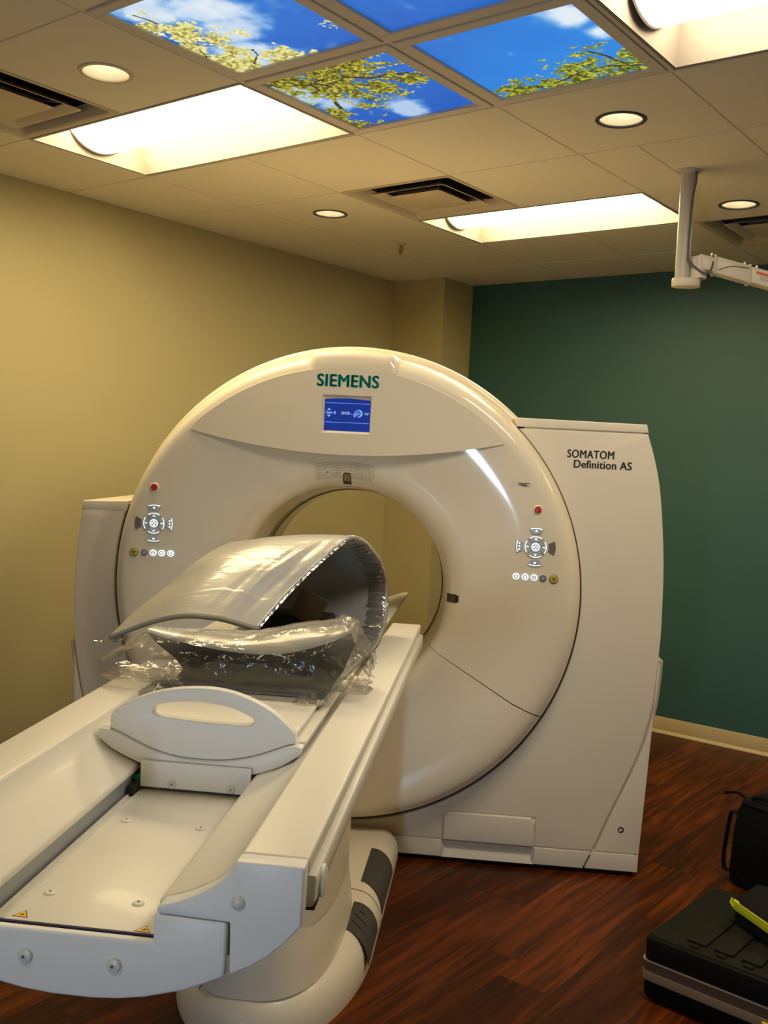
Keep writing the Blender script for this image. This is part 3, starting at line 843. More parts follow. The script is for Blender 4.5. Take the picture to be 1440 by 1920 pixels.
def rings(cx, cz_, r0, r1, n=24, name='screen_ring', x1=None):
    mb = MB(); c1 = cx if x1 is None else x1
    rows = [[(cx + r1 * cos(2 * pi * k / n), sy, cz_ + r1 * sin(2 * pi * k / n)), (c1 + r0 * cos(2 * pi * k / n), sy, cz_ + r0 * sin(2 * pi * k / n))] for k in range(n)]
    mb.grid(rows, closed_u=True).build(name, M_glyph, disp)
rings(.046, zc, .0125, .0150, x1=.0405, name='gantry_symbol')
rings(.041, zc, .0062, .0080, name='gantry_symbol')
rings(.041, zc, .0020, .0038, name='gantry_symbol')
MB().box(.012, .040, sy, sy + .001, zc - .0050, zc - .0035).build('gantry_symbol', M_glyph, disp)
MB().box(.027, .032, sy, sy + .001, zc - .0150, zc - .0045).build('gantry_symbol', M_glyph, disp)
ys = lambda x, z: sy - .0004
lettering('screen_text', '136.0', -.083, -.058, zc - .005, zc + .005, ys, M_glyph2, disp)
lettering('screen_text', '20.0', -.023, .000, zc - .005, zc + .005, ys, M_glyph2, disp)
lettering('screen_text', '0.0°', .0695, .0865, zc - .005, zc + .005, ys, M_glyph2, disp)
lettering('lettering', 'SIEMENS', -.119, .119, 1.8850, 1.9315, lambda x, z: -DV - .0008, M_green_txt, gan, .060, 1.06)['label'] = 'petrol green raised lettering'
lettering('lettering', 'SOMATOM', .862, 1.041, 1.656, 1.687, lambda x, z: -.0008, M_grey_txt, gan, .045, 1.08)
lettering('lettering', 'Definition AS', .889, 1.111, 1.617, 1.6475, lambda x, z: -.0008, M_grey_txt, gan, .045, 1.04)

# helpers for shapes lying on the conical face
def on_face(x, z, h): return (x, -(face_d(x, z) + h), z)
def conform(mb_poly, h0, h1, name, m, parent, bevel=0):
    n = len(mb_poly); mb = MB()
    vs = [on_face(x, z, h1) for x, z in mb_poly] + [on_face(x, z, h0) for x, z in mb_poly]
    mb.add(vs, [tuple(range(n)), tuple(range(2 * n - 1, n - 1, -1))] + [(i, (i + 1) % n, n + (i + 1) % n, n + i) for i in range(n)])
    return mb.build(name, m, parent, bevel=bevel, seg=1)
def disc(cx, cz_, r, n=20): return [(cx + r * cos(2 * pi * k / n), cz_ + r * sin(2 * pi * k / n)) for k in range(n)]
def wedge(cx, cz_, r0, r1, a, ha0, ha1, n=8):
    p = [(cx + r1 * sin(a - ha1 + 2 * ha1 * k / n), cz_ + r1 * cos(a - ha1 + 2 * ha1 * k / n)) for k in range(n + 1)]
    p += [(cx + r0 * sin(a + ha0 - 2 * ha0 * k / n), cz_ + r0 * cos(a + ha0 - 2 * ha0 * k / n)) for k in range(n + 1)]
    return p
def control_panel(cx, cz_, mir):
    p = bpy.data.objects.new('control_panel', None); COL.objects.link(p); p.parent = gan; p.empty_display_size = .05
    e = conform(disc(cx + .001 * mir, cz_ + .144, .0175), -.004, .004, 'stop_button_collar', M_collar, p, .002)
    conform(disc(cx + .001 * mir, cz_ + .144, .0135), -.002, .0075, 'stop_button', M_red, p, .002)['label'] = 'red stop button'
    for q in range(4):
        a = q * pi / 2
        conform(wedge(cx, cz_, .023, .0435, a, .70, .735), -.004, .0035, 'ring_key', M_key, p, .001)
        conform(wedge(cx, cz_, .0385, .0415, a, .60, .60), .003, .0040, 'key_light', M_glow, p)
        ix, iz = cx + .031 * sin(a), cz_ + .031 * cos(a)
        if q % 2 == 0:
            sg = 1 if q == 0 else -1
            conform([(ix - .004, iz + sg * .0005), (ix + .004, iz + sg * .0005), (ix, iz + sg * .0042)], .003, .0040, 'key_icon', M_glow, p)
            conform([(ix - .005, iz - sg * .0045), (ix + .005, iz - sg * .0045), (ix + .005, iz - sg * .0022), (ix - .005, iz - sg * .0022)], .003, .0040, 'key_icon', M_glow, p)
        else:
            sg = 1 if q == 1 else -1
            conform([(ix + sg * .001, iz - .0035), (ix + sg * .0055, iz), (ix + sg * .001, iz + .0035)], .003, .0040, 'key_icon', M_glow, p)
            conform([(ix - sg * .006, iz - .001), (ix + sg * .002, iz - .001), (ix + sg * .002, iz + .001), (ix - sg * .006, iz + .001)], .003, .0040, 'key_icon', M_glow, p)
        dim = (q == 3 and mir < 0) or (q == 1 and mir > 0)
        k_ = conform(wedge(cx, cz_, .050, .0755, a, .30, .375), -.004, .0035, 'paddle_key', M_key2 if dim else M_key, p, .001)
        if not dim:
            conform(wedge(cx, cz_, .0705, .0735, a, .32, .32), .003, .0040, 'key_light', M_glow, p)
            ix, iz = cx + .062 * sin(a), cz_ + .062 * cos(a)
            if q % 2 == 0:
                conform(disc(ix, iz, .0042, 8), .003, .0040, 'key_icon', M_glow, p)
            else:
                for dz in (-.012, 0, .012):
                    conform(disc(ix, iz + dz, .0034, 8), .003, .0040, 'key_icon', M_glow, p)
    conform(disc(cx, cz_, .0205), -.004, .0025, 'centre_key', M_key, p)
    rows = []
    n = 28; mb = MB()
    mb.grid([[on_face(cx + r * cos(2 * pi * k / n), cz_ + r * sin(2 * pi * k / n), .004) for r in (.0125, .0160)] for k in range(n)], closed_u=True).build('centre_light', M_glow, p)
    for q in range(4):
        conform(disc(cx + .0068 * sin(q * pi / 2), cz_ + .0068 * cos(q * pi / 2), .0036, 10), .002, .0040, 'key_icon', M_glow, p)
    for k, off in enumerate((-.068, -.033, .0005, .0345, .0755)):
        x_ = cx + mir * off; zz = cz_ - .1185
        if k < 3:
            conform(disc(x_, zz, .0125), -.004, .0035, 'round_key', M_glow, p, .001)['label'] = 'white backlit round key'
            n = 16
            MB().grid([[on_face(x_ + r * cos(2 * pi * i / n), zz + r * sin(2 * pi * i / n), .0042) for r in (.0055, .0085)] for i in range(n)], closed_u=True).build('key_icon', M_slot, p)
            if k == 2:
                conform([(x_ - .005, zz - .0014), (x_ + .005, zz - .0014), (x_ + .005, zz + .0014), (x_ - .005, zz + .0014)], .003, .0044, 'key_icon', M_key, p)
        elif k == 3:
            conform(disc(x_, zz, .0130), -.004, .004, 'round_key', M_key2, p, .0015)['label'] = 'unlit grey round key'
            conform(disc(x_, zz, .0050, 10), .003, .0045, 'key_icon', M_key, p)
        else:
            conform(disc(x_, zz, .0175), -.004, .0035, 'key_rim', M_key2, p, .001)
            conform(disc(x_, zz, .0150), .002, .0055, 'beam_key', M_yel, p, .0015)['label'] = 'yellow radiation key'
            for q in range(3):
                conform(wedge(x_, zz, .0020, .0078, q * 2 * pi / 3 + pi, .45, .45, 4), .005, .0060, 'key_icon', M_warnk, p)
            conform(disc(x_, zz, .0014, 8), .005, .0060, 'key_icon', M_warnk, p)
    return p
control_panel(-.751, 1.3155, -1)
control_panel(.7525, 1.3065, 1)
# faint type plate on the face
conform([(.648, 1.535), (.730, 1.535), (.730, 1.553), (.648, 1.553)], 0, .0006, 'type_label', M_cover2, gan)
for x0, x1, z0, z1, m_ in ((.672, .718, 1.5465, 1.5495, M_grey_txt), (.676, .706, 1.5395, 1.5440, M_grey_txt), (.690, .716, 1.5365, 1.5390, M_ink), (.651, .661, 1.539, 1.550, M_cover2)):
    conform([(x0, z0), (x1, z0), (x1, z1), (x0, z1)], .0004, .0010, 'type_label_line', m_, gan)
# laser windows in the lip of the bore
def lip_slot(a, r0, r1, hw, name, m, lift):
    rows = []
    for k in range(7):
        r = r0 + (r1 - r0) * k / 6
        d = float(np.interp(r, PR[1:], PD[1:])) + lift
        hh = hw if k < 5 else hw * (.92 if k == 5 else .7)
        row = []
        for q in (-1, 1):
            x_ = r * sin(a) + q * hh * cos(a); z_ = CZ + r * cos(a) - q * hh * sin(a)
            n = Vector((sin(a), 0, cos(a)))
            row.append((x_ - sin(a) * lift * (1 - k / 6), -d, z_ - cos(a) * lift * (1 - k / 6)))
        rows.append(row)
    return MB().grid(rows).build(name, m, gan)
for a in (0.012, radians(90.5), -radians(90.5)):
    lip_slot(a, .4133, .468, .0170, 'laser_window', M_window, .0012)
lip_slot(0.012, .4365, .4630, .0135, 'laser_glass', M_window2, .0022)
# perforated speaker field above the bore
sp = MB()
for i in range(10):
    r = .448 + i * .0068
    w_ = .118 - max(0, (3 - i)) * .004
    n = int(2 * w_ / .0074)
    for k in range(n + 1):
        a = (-w_ + k * .0074) / r * 1.02
        if r < .474 and abs(r * sin(a) - .006) < .021: continue
        if hypot(r * sin(a) + .071, r * cos(a) - .466) < .012: continue
        x_, z_ = r * sin(a), CZ + r * cos(a)
        q = .0021
        sp.add([on_face(x_ - q, z_, .0008), on_face(x_, z_ - q, .0008), on_face(x_ + q, z_, .0008), on_face(x_, z_ + q, .0008)], [(0, 1, 2, 3)])
tag(sp.build('speaker_holes', M_perf, gan), kind='stuff')
sc_ = conform(disc(-.071, CZ + .466, .0085), -.002, .0015, 'panel_screw', M_screw, gan, .0006)
conform(disc(-.071, CZ + .466, .0035, 10), .001, .0018, 'screw_recess', M_key2, sc_)

# side covers: flat front with a circular cut, closed shells behind
RG = .949
def gap_pt(a): return (RG * sin(a), CZ + RG * cos(a))
def shell(name, poly, d0, d1, m, bevel=.006):
    n = len(poly); bm = bmesh.new()
    fv = [bm.verts.new((p[0], -d0, p[1])) for p in poly]
    bk = [bm.verts.new((p[0], -d1, p[1])) for p in poly]
    es = [bm.edges.new((fv[i], fv[(i + 1) % n])) for i in range(n)]
    bmesh.ops.triangle_fill(bm, use_beauty=True, edges=es, normal=(0, -1, 0))
    front = list(bm.faces)
    for i in range(n):
        bm.faces.new((fv[i], fv[(i + 1) % n], bk[(i + 1) % n], bk[i]))
    es = [bm.edges.new((bk[i], bk[(i + 1) % n])) if bm.edges.get((bk[i], bk[(i + 1) % n])) is None else bm.edges.get((bk[i], bk[(i + 1) % n])) for i in range(n)]
    bmesh.ops.triangle_fill(bm, use_beauty=True, edges=es, normal=(0, 1, 0))
    bmesh.ops.recalc_face_normals(bm, faces=bm.faces)
    if bevel:
        ee = [bm.edges.get((fv[i], fv[(i + 1) % n])) for i in range(n)]
        bmesh.ops.bevel(bm, geom=[e for e in ee if e], offset=bevel, segments=3, profile=.5, affect='EDGES', clamp_overlap=True)
    for f in bm.faces: f.smooth = True
    for e in bm.edges:
        if len(e.link_faces) == 2 and e.calc_face_angle(0) > radians(28): e.smooth = False
    me = bpy.data.meshes.new(name); bm.to_mesh(me); bm.free(); me.materials.append(m)
    o = bpy.data.objects.new(name, me); COL.objects.link(o); o.parent = gan
    return o
redge = [(p.x, p.y) for p in interp_closed([Vector((1.167, 1.760, 0)), Vector((1.205, 1.64, 0)), Vector((1.233, 1.50, 0)), Vector((1.258, 1.254, 0)), Vector((1.265, 1.0, 0)), Vector((1.261, .875, 0))], 6)]
crs = [(p.x, p.y) for p in interp_closed([Vector((1.261, .875, 0)), Vector((1.250, .70, 0)), Vector((1.215, .53, 0)), Vector((1.160, .376, 0)), Vector((1.113, .26, 0)), Vector((1.050, .094, 0))], 6)]
a_top = atan2(.6665, 1.760 - CZ)
gapR = [gap_pt(pi - (pi - a_top) * k / 70 * 1.0) for k in range(71)]      # bottom -> top
HXa, HXb = .452, .822
poly = gapR + redge + crs[1:] + [(HXb, .094), (HXb, .212), (HXa, .212), (HXa, .094), (0.0, .094)]
shell('side_cover', poly, 0, -.62, M_cover2, .005)
poly = [(1.2625, .868)] + [(p[0] + .010, p[1]) for p in crs[1:]] + [(1.234, .094), (1.245, .35), (1.255, .60)]
shell('corner_panel', poly, -.004, -.62, M_cover2, .004)
shell('top_cap', [(.660, 1.7665), (1.1685, 1.7645), (1.1600, 1.797), (.646, 1.802)], .002, -.62, M_cover2, .004)
shell('base_panel', [(-.30, .0895), (HXa, .0895), (HXa, .020), (-.30, .020)], 0, -.60, M_cover2, .004)
shell('base_panel', [(HXb, .0895), (1.0455, .0895), (1.0175, .020), (HXb, .020)], 0, -.60, M_cover2, .004)
shell('base_panel', [(1.0545, .0895), (1.234, .0895), (1.234, .020), (1.0275, .020)], -.004, -.60, M_cover2, .004)
# recessed service hatch: bulged cover above a finger scoop
shell('service_hatch', [(HXa + .002, .0925), (HXb - .002, .0925), (HXb - .002, .190), (HXb - .020, .2105), (HXa + .020, .2105), (HXa + .002, .190)], .010, -.05, M_cover2, .010)
shell('groove_backing', [(-1.07, .075), (1.215, .075), (1.215, .100), (-1.06, .100)], -.006, -.3, M_cover2, 0)
shell('groove_backing', [(HXa - .012, .080), (HXb + .012, .080), (HXb + .012, .222), (HXa - .012, .222)], -.006, -.04, M_cover2, 0)
shell('groove_backing', [(p_[0] - .02, p_[1]) for p_ in crs] + [(p_[0] + .02, p_[1]) for p_ in crs[::-1]], -.0065, -.3, M_crease, 0)
shell('groove_backing', [(.70, 1.74), (1.15, 1.74), (1.15, 1.785), (.68, 1.785)], -.006, -.3, M_cover2, 0)
sc = MB()
sc.add([(HXa, .0, .0895), (HXa, .045, .090), (HXb, .045, .090), (HXb, .0, .0895), (HXa + .012, .040, .088), (HXb - .012, .040, .088), (HXa + .012, .004, .036), (HXb - .012, .004, .036), (HXa, 0, .020), (HXb, 0, .020)],
       [(4, 5, 7, 6), (0, 4, 6, 8), (3, 9, 7, 5), (6, 7, 9, 8), (0, 3, 5, 4)])
sc.build('finger_scoop', M_cover2, gan)
a_tl = 2 * pi - radians(71.3)
gapL = [gap_pt(pi + (a_tl - pi) * k / 60) for k in range(61)]             # bottom -> left top
ledge = [(p.x, p.y) for p in interp_closed([Vector((-1.093, 1.345, 0)), Vector((-1.108, 1.20, 0)), Vector((-1.117, 1.05, 0)), Vector((-1.112, .86, 0)), Vector((-1.098, .72, 0)), Vector((-1.085, .60, 0))], 5)]
lcr = [(p.x, p.y) for p in interp_closed([Vector((-1.108, .80, 0)), Vector((-1.075, .62, 0)), Vector((-1.02, .42, 0)), Vector((-.95, .25, 0)), Vector((-.87, .094, 0))], 6)]
k0 = [p for p in ledge if p[1] > .81]
poly = [(0.0, .1), ] + gapL + [(gapL[-1][0] - .01, 1.345)] * 0 + [(-.918, 1.345)] * 0 + k0 + lcr + [(0, .094)]
poly = gapL + k0 + lcr + [(-.002, .094)]
shell('side_cover', poly, 0, -.62, M_cover2, .005)
shell('groove_backing', [(p_[0] - .02, p_[1]) for p_ in lcr] + [(p_[0] + .02, p_[1]) for p_ in lcr[::-1]], -.0065, -.3, M_crease, 0)
shell('corner_panel', [(-1.112, .795)] + [(-1.108, .70), (-1.104, .5), (-1.095, .3), (-1.085, .094)] + [(p[0] - .009, p[1]) for p in lcr[::-1][:-1]], -.004, -.62, M_cover2, .004)
shell('top_cap', [(-.910, 1.3485), (-.898, 1.392), (-1.088, 1.384), (-1.096, 1.3475)], .001, -.62, M_cover2, .005)
shell('base_panel', [(-1.085, .0895), (-.3025, .0895), (-.3025, .020), (-1.085, .020)], 0, -.60, M_cover2, .004)
MB().box(-1.05, 1.2, .04, .58, 0, .03).build('plinth', M_black, gan)
# small round sticker on the corner panel
dsk = MB().cyl((1.159, .0045, .188), (0, -1, 0), .0125, .0125, .0012, 24).build('round_sticker', M_warnk, gan)
for dx, dz, r in ((-.004, .005, .0022), (.001, .003, .0028), (-.003, -.003, .0045), (.004, .000, .003)):
    MB().cyl((1.159 + dx, .0030, .188 + dz), (0, -1, 0), r, r, .0004, 12).build('sticker_figure', M_label, dsk)

# ---------------------------------------------------------------- patient table
TT = 0.5423989069931442
tab = thing('patient_table', 'long white motorised patient table on an oval pedestal leading into the scanner bore', 'patient table', (OX, OY, 0), TT)
SCN = -.022
def mirr(p): return [(2 * SCN - x, z) for x, z in p][::-1]
# base plinth, rounded racetrack
def supere(hx, y0, y1, yc, e=2.0, n=48):
    """outline: straight sides from y1 (far) to yc, then half superellipse to y0 (near)"""
    pts = [(SCN - hx, y1)]
    for k in range(n + 1):
        a = pi + pi * k / n
        c, s = cos(a), sin(a)
        pts.append((SCN + hx * math.copysign(abs(c) ** (2 / e), c), yc + (yc - y0) * math.copysign(abs(s) ** (2 / e), s)))
    pts.append((SCN + hx, y1))
    return pts
def stack(levels, name, m, parent):
    """levels of (outline, z) with equal point counts"""
    rows = [[(x, y, z) for x, y in o_] for o_, z in levels]
    mb = MB(); mb.grid(rows, closed_v=True)
    n = len(rows[0]); mb.f.append(tuple(range(n))); mb.f.append(tuple(range(len(mb.v) - 1, len(mb.v) - n - 1, -1)))
    return mb.build(name, m, parent, angle=30)
lv = []
for hx, z in ((.300, 0), (.302, .02), (.302, .045), (.296, .075), (.284, .098), (.268, .114), (.250, .123), (.235, .126)):
    k = .302 - hx
    lv.append((supere(hx, -1.395 + k, -.03, -.80, 2.1), z))
stack(lv, 'base_plinth', M_cover2, tab)
# seams on the plinth
for d0 in (.59,):
    MB().add([(SCN + a, -d0 - (a - .17) * .35, z + .0012) for a, z in ((.17, .1262), (.236, .1262), (.251, .1232), (.270, .1135), (.286, .0985), (.299, .075))] +
             [(SCN + a, -d0 - .004 - (a - .17) * .35, z + .0012) for a, z in ((.17, .1262), (.236, .1262), (.251, .1232), (.270, .1135), (.286, .0985), (.299, .075))],
             [(i, i + 1, 7 + i, 6 + i) for i in range(5)]).build('plinth_seam', M_perf, tab)
MB().box(-.150, -.1465, -1.392 + .06, -1.28, .1262, .1274).build('plinth_seam', M_perf, tab)
def foot_pad(d0, d1):
    prof = [(.216, .1268), (.236, .1268), (.251, .1240), (.2695, .1148), (.2858, .0990), (.2980, .0758), (.3035, .047)]
    mb = MB()
    rows = [[(SCN + a + .0012, -d, z + .0012) for a, z in prof] for d in (d0 + .0, d1)]
    rows[0] = [(x, y + .0 - (i * .004), z) for i, (x, y, z) in enumerate(rows[0])]
    rows[1] = [(x, y - (i * .012), z) for i, (x, y, z) in enumerate(rows[1])]
    o = mb.grid(rows).build('foot_switch_pad', M_pad, tab)
    o['label'] = 'dark rubber foot switch pad'
    return o
foot_pad(.235, .535)
p2 = foot_pad(.700, .900)
for dd, a0 in ((.755, 0), (.800, 1), (.850, 1)):
    pts = [(.232, .1282), (.246, .1262), (.262, .1205), (.278, .1090)]
    pts = [(SCN + a + .0014, -dd - .010 * i + (.012 if (i == 0 and a0) else 0), z + .0012) for i, (a, z) in enumerate(pts)]
    if not a0: pts = pts[1:3]
    MB().tube(pts, .0022, 6).build('pad_emboss', M_pad2, p2)
# pedestal: two telescoping sections
def oval(hx, d0, d1, e=2.6, n=72):
    dc, hd_ = (d0 + d1) / 2, (d1 - d0) / 2; pts = []
    for k in range(n):
        a = 2 * pi * k / n; c, s_ = cos(a), sin(a)
        pts.append((SCN + hx * math.copysign(abs(c) ** (2 / e), c), -(dc + hd_ * math.copysign(abs(s_) ** (2 / e), s_))))
    return pts
stack([(oval(hx, .44 + k, 1.352 - k), z) for hx, k, z in ((.222, 0, .122), (.212, .010, .19), (.203, .022, .26), (.199, .026, .275), (.198, .028, .29))], 'pedestal_skirt', M_cover2, tab)
stack([(oval(hx, .46 + k, 1.335 - k), z) for hx, k, z in ((.200, .030, .277), (.205, .022, .281), (.205, .020, .50), (.203, .02, .66), (.206, .02, .80))], 'pedestal_column', M_cover2, tab)
# body under the rails
arcb = [(.340, .955), (.340, .914), (.289, .860), (.231, .824), (.157, .793), (.096, .776), (.010, .765)]
half = [p for p in arcb if p[0] > SCN]
body = half + mirr(half)
bpoly = [(x, z) for x, z in body]
NEAR, FAR = 2.463, .262
lowb = [(.300, .850)] + [(x, z + .004) for x, z in half[2:] if z < .85]
lowb = [(SCN + (x - SCN) * .86, z) for x, z in lowb]
lowb = lowb + [(2 * SCN - x, z) for x, z in lowb[::-1]]
MB().prism(lowb, -FAR - .05, -NEAR).build('table_body', M_table, tab, bevel=.004)
# side rails with the concave trough in one moulding
rail = [(.342, 1.006), (.235, 1.006), (.2305, .994), (.215, .975), (.190, .955), (.152, .936), (.118, .924), (.104, .917), (.104, .902), (.20, .902), (.270, .93), (.322, .955), (.342, .981)]
for q, pts in enumerate((rail, [(2 * SCN - x, z) for x, z in rail])):
    if q == 1: pts = [(x - .016 * (.26 - abs(x)) / .11 if -.26 < x else x, z) for x, z in pts]
    o = MB().prism(pts, -FAR, -NEAR).build('side_rail', M_table, tab, bevel=.006, seg=3)
# ledge strip along each side under the rail
for q in (1, -1):
    pts = [(SCN + q * .356, .9735), (SCN + q * .374, .9725), (SCN + q * .376, .965), (SCN + q * .376, .936), (SCN + q * .370, .922), (SCN + q * .33, .914), (SCN + q * .29, .914), (SCN + q * .29, .95), (SCN + q * .345, .968)]
    MB().prism(pts, -FAR - .02, -NEAR + .015).build('side_ledge', M_table, tab, bevel=.003)
# end caps
capA = [(.342, 1.006), (.235, 1.006)] + [(p.x, p.y) for p in interp_closed([Vector((.231, .993, 0)), Vector((.214, .973, 0)), Vector((.189, .955, 0)), Vector((.152, .936, 0)), Vector((.118, .925, 0))], 3)] + [(.112, .919), (.115, .912), (.229, .909), (.2315, .826), (.262, .842), (.289, .860), (.316, .885), (.340, .914)]
for q, pts in enumerate((capA, [(2 * SCN - x, z) for x, z in capA])):
    o = MB().prism(pts, -NEAR - .001, -NEAR - .037).build('rail_end_cap', M_grey, tab, bevel=.006, seg=3)
    o['label'] = 'cool grey white end cap of the rail'
    sx = .241 if q == 0 else 2 * SCN - .241
    MB().lathe([(.0115, .0), (.0115, .001), (.009, .0035), (.004, .005), (.0005, .0053)], n=24).build('screw_cap', M_screw, o).matrix_local = Matrix.Translation((sx, -NEAR - .037, .942)) @ Matrix.Rotation(radians(90), 4, 'X')
halfB = [(.1085, .8655), (.1085, .9105), (.2245, .9075), (.2235, .822), (.190, .806), (.157, .792), (.125, .783), (.096, .775), (.055, .768), (.010, .7645)]
polyB = halfB + [(2 * SCN - x, z) for x, z in halfB[::-1]]
endp = MB().prism(polyB, -NEAR - .019, -NEAR - .037).build('end_plate', M_grey, tab, bevel=.005, seg=3)
endp['label'] = 'cool grey white end plate with curved lower edge'
for sx in (-.097, .048):
    b_ = MB().lathe([(.0125, .0), (.0125, .001), (.0105, .0045), (.006, .006), (.0005, .0062)], n=24).build('bolt_cap', M_screw, endp)
    b_.matrix_local = Matrix.Translation((sx, -NEAR - .037, .823)) @ Matrix.Rotation(radians(90), 4, 'X')
    b2_ = MB().cyl((sx - .001, -NEAR - .0425, .8232), (0, -1, 0), .0028, .0028, .0011, 10).build('bolt_recess', M_hole, endp)
# slot wall, floor plate of the trough, bracket
MB().box(-.1720, -.1680, -NEAR + .01, -1.30, .868, .9165).build('slot_wall', M_slot, tab)['label'] = 'blue grey steel wall of the slot'
plate = MB().box(-.163, .1035, -NEAR - .0155, -1.845, .858, .868).build('trough_plate', M_table, tab, bevel=.0015)
MB().box(-.163, -.159, -NEAR - .0155, -1.845, .868, .872).box(-.149, -.1465, -NEAR - .0145, -1.86, .8675, .870).build('plate_lip', M_table, plate)
MB().box(-.163, .1085, -NEAR - .0195, -NEAR - .0150, .860, .8675).build('plate_gap', mat('navy_gap', (.02, .015, .05), .7), plate)
for x_, d in ((-.114, 2.379), (.043, 2.385), (-.111, 2.039), (.046, 2.044)):
    s_ = MB().lathe([(.0105, .868), (.0105, .8695), (.008, .8715), (.0005, .8718)], c=(x_, -d, 0), n=22).build('plate_screw', M_table, plate)
    MB().lathe([(.0022, .8716), (.0022, .8725), (.0004, .8725)], c=(x_, -d, 0), n=8).build('screw_recess', M_hole, plate)
def warn(pts):
    c = Vector((sum(p[0] for p in pts) / 3, sum(p[1] for p in pts) / 3))
    def sc3(k): return [((p[0] - c.x) * k + c.x, (p[1] - c.y) * k + c.y) for p in pts]
    o = MB().prismz(sc3(1.0), .8680, .8683).build('warning_sticker', M_warnk, plate)
    MB().prismz(sc3(.80), .8682, .8686).build('sticker_field', M_warn, plate)
    mb = MB()
    mb.prismz([(c.x - .0035, c.y + .0005), (c.x + .004, c.y + .0015), (c.x + .0045, c.y - .0015), (c.x - .003, c.y - .002)], .8685, .8688)
    mb.prismz([(c.x + .001, c.y + .0035), (c.x + .003, c.y + .003), (c.x + .0025, c.y - .001), (c.x, c.y)], .8685, .8688)
    mb.build('sticker_hand', M_warnk, plate)
warn([(-.1378, -2.4686), (-.1097, -2.4699), (-.1228, -2.4462)])
warn([(.0685, -2.4758), (.097, -2.4776), (.0827, -2.4536)])
# bracket plate under the sliding board
MB().box(-.1500, .0990, -1.858, -1.850, .877, .935).build('board_bracket', M_grey, tab, bevel=.001, seg=1)
for x_ in (-.077, .056):
    b_ = MB().lathe([(.010, .0), (.010, .001), (.008, .0025), (.0005, .0027)], n=20).build('bracket_screw', M_screw, tab)
    b_.matrix_local = Matrix.Translation((x_, -1.858, .887)) @ Matrix.Rotation(radians(90), 4, 'X')
    MB().cyl((x_, -1.8605, .887), (0, -1, 0), .002, .002, .0006, 8).build('screw_recess', M_hole, tab)
MB().box(-.164, -.152, -1.86, -1.72, .868, .900).build('circuit_board', M_pcb, tab)
MB().box(-.164, -.150, -1.90, -1.86, .868, .889).build('drive_block', M_black, tab)
# sliding board: thin concave carbon board
top_a = [(-.254, .994), (-.220, .989), (-.180, .974), (-.138, .960), (-.077, .949), (-.02, .946), (.035, .949), (.098, .960), (.140, .975), (.178, .989), (.210, .994)]
top_s = [(p.x, p.y) for p in interp_closed([Vector((a, b, 0)) for a, b in top_a], 3)]
bot_a = [(-.252, .979), (-.219, .955), (-.149, .928), (-.076, .910), (-.022, .906), (.032, .910), (.105, .928), (.175, .955), (.207, .979)]
bot_s = [(p.x, p.y) for p in interp_closed([Vector((a, b, 0)) for a, b in bot_a], 4)]
MB().prism([(x, z) for x, z in bot_s] + top_s[::-1], .672, -1.815).build('sliding_board', M_table, tab, bevel=.002, seg=1)
# foot end: lower rim band and upright handle plate
bott = [(-.255, .976), (-.219, .950), (-.149, .922), (-.076, .904), (-.022, .900), (.032, .904), (.106, .921), (.161, .942), (.203, .971)]
bots = [(p.x, p.y) for p in interp_closed([Vector((a, b, 0)) for a, b in bott], 4)]
seam_p = [(-.256, .995), (-.220, .992), (-.138, .958), (-.077, .944), (-.022, .941), (.035, .944), (.095, .957), (.140, .974), (.178, .989), (.208, .988)]
seams = [(p.x, p.y) for p in interp_closed([Vector((a, b, 0)) for a, b in seam_p], 4)]
ft = MB().prism(bots + seams[::-1], -1.812, -1.846).build('board_end_rim', M_grey, tab, bevel=.003)
fy = -1.8465
for pts in ([(-.0300, .913), (-.0275, .913), (-.0262, .921), (-.0245, .913), (-.0220, .913), (-.0242, .925), (-.0215, .921), (-.0210, .9225), (-.0240, .9285), (-.0280, .9285), (-.0310, .9225), (-.0305, .921), (-.0278, .925)],):
    MB().prism(pts, fy, fy - .0006).build('person_symbol', M_black, ft)
MB().cyl((-.026, fy, .9312), (0, -1, 0), .0019, .0019, .0006, 10).build('person_symbol', M_black, ft)
arch = [(-.232, .997), (-.231, 1.024)] + [(p.x, p.y) for p in interp_closed([Vector((a, b, 0)) for a, b in ((-.222, 1.036), (-.195, 1.056), (-.150, 1.077), (-.095, 1.093), (-.035, 1.101), (.020, 1.1), (.077, 1.087), (.137, 1.060), (.186, 1.020))], 4)] + [(.190, 1.012), (.192, .996)]
low_s = [(x, z + .001) for x, z in seams if -.215 < x < .172]
outer = arch[::-1] + low_s                                       # right -> left over the top, then left -> right below
slot = [(p.x, p.y) for p in interp_closed([Vector((a, b, 0)) for a, b in ((-.134, 1.042), (-.127, 1.053), (-.110, 1.060), (-.082, 1.0655), (-.022, 1.070), (.038, 1.063), (.070, 1.053), (.091, 1.043), (.095, 1.034), (.085, 1.027), (.040, 1.0255), (-.040, 1.027), (-.124, 1.033), (-.134, 1.042))], 3)][:-1]
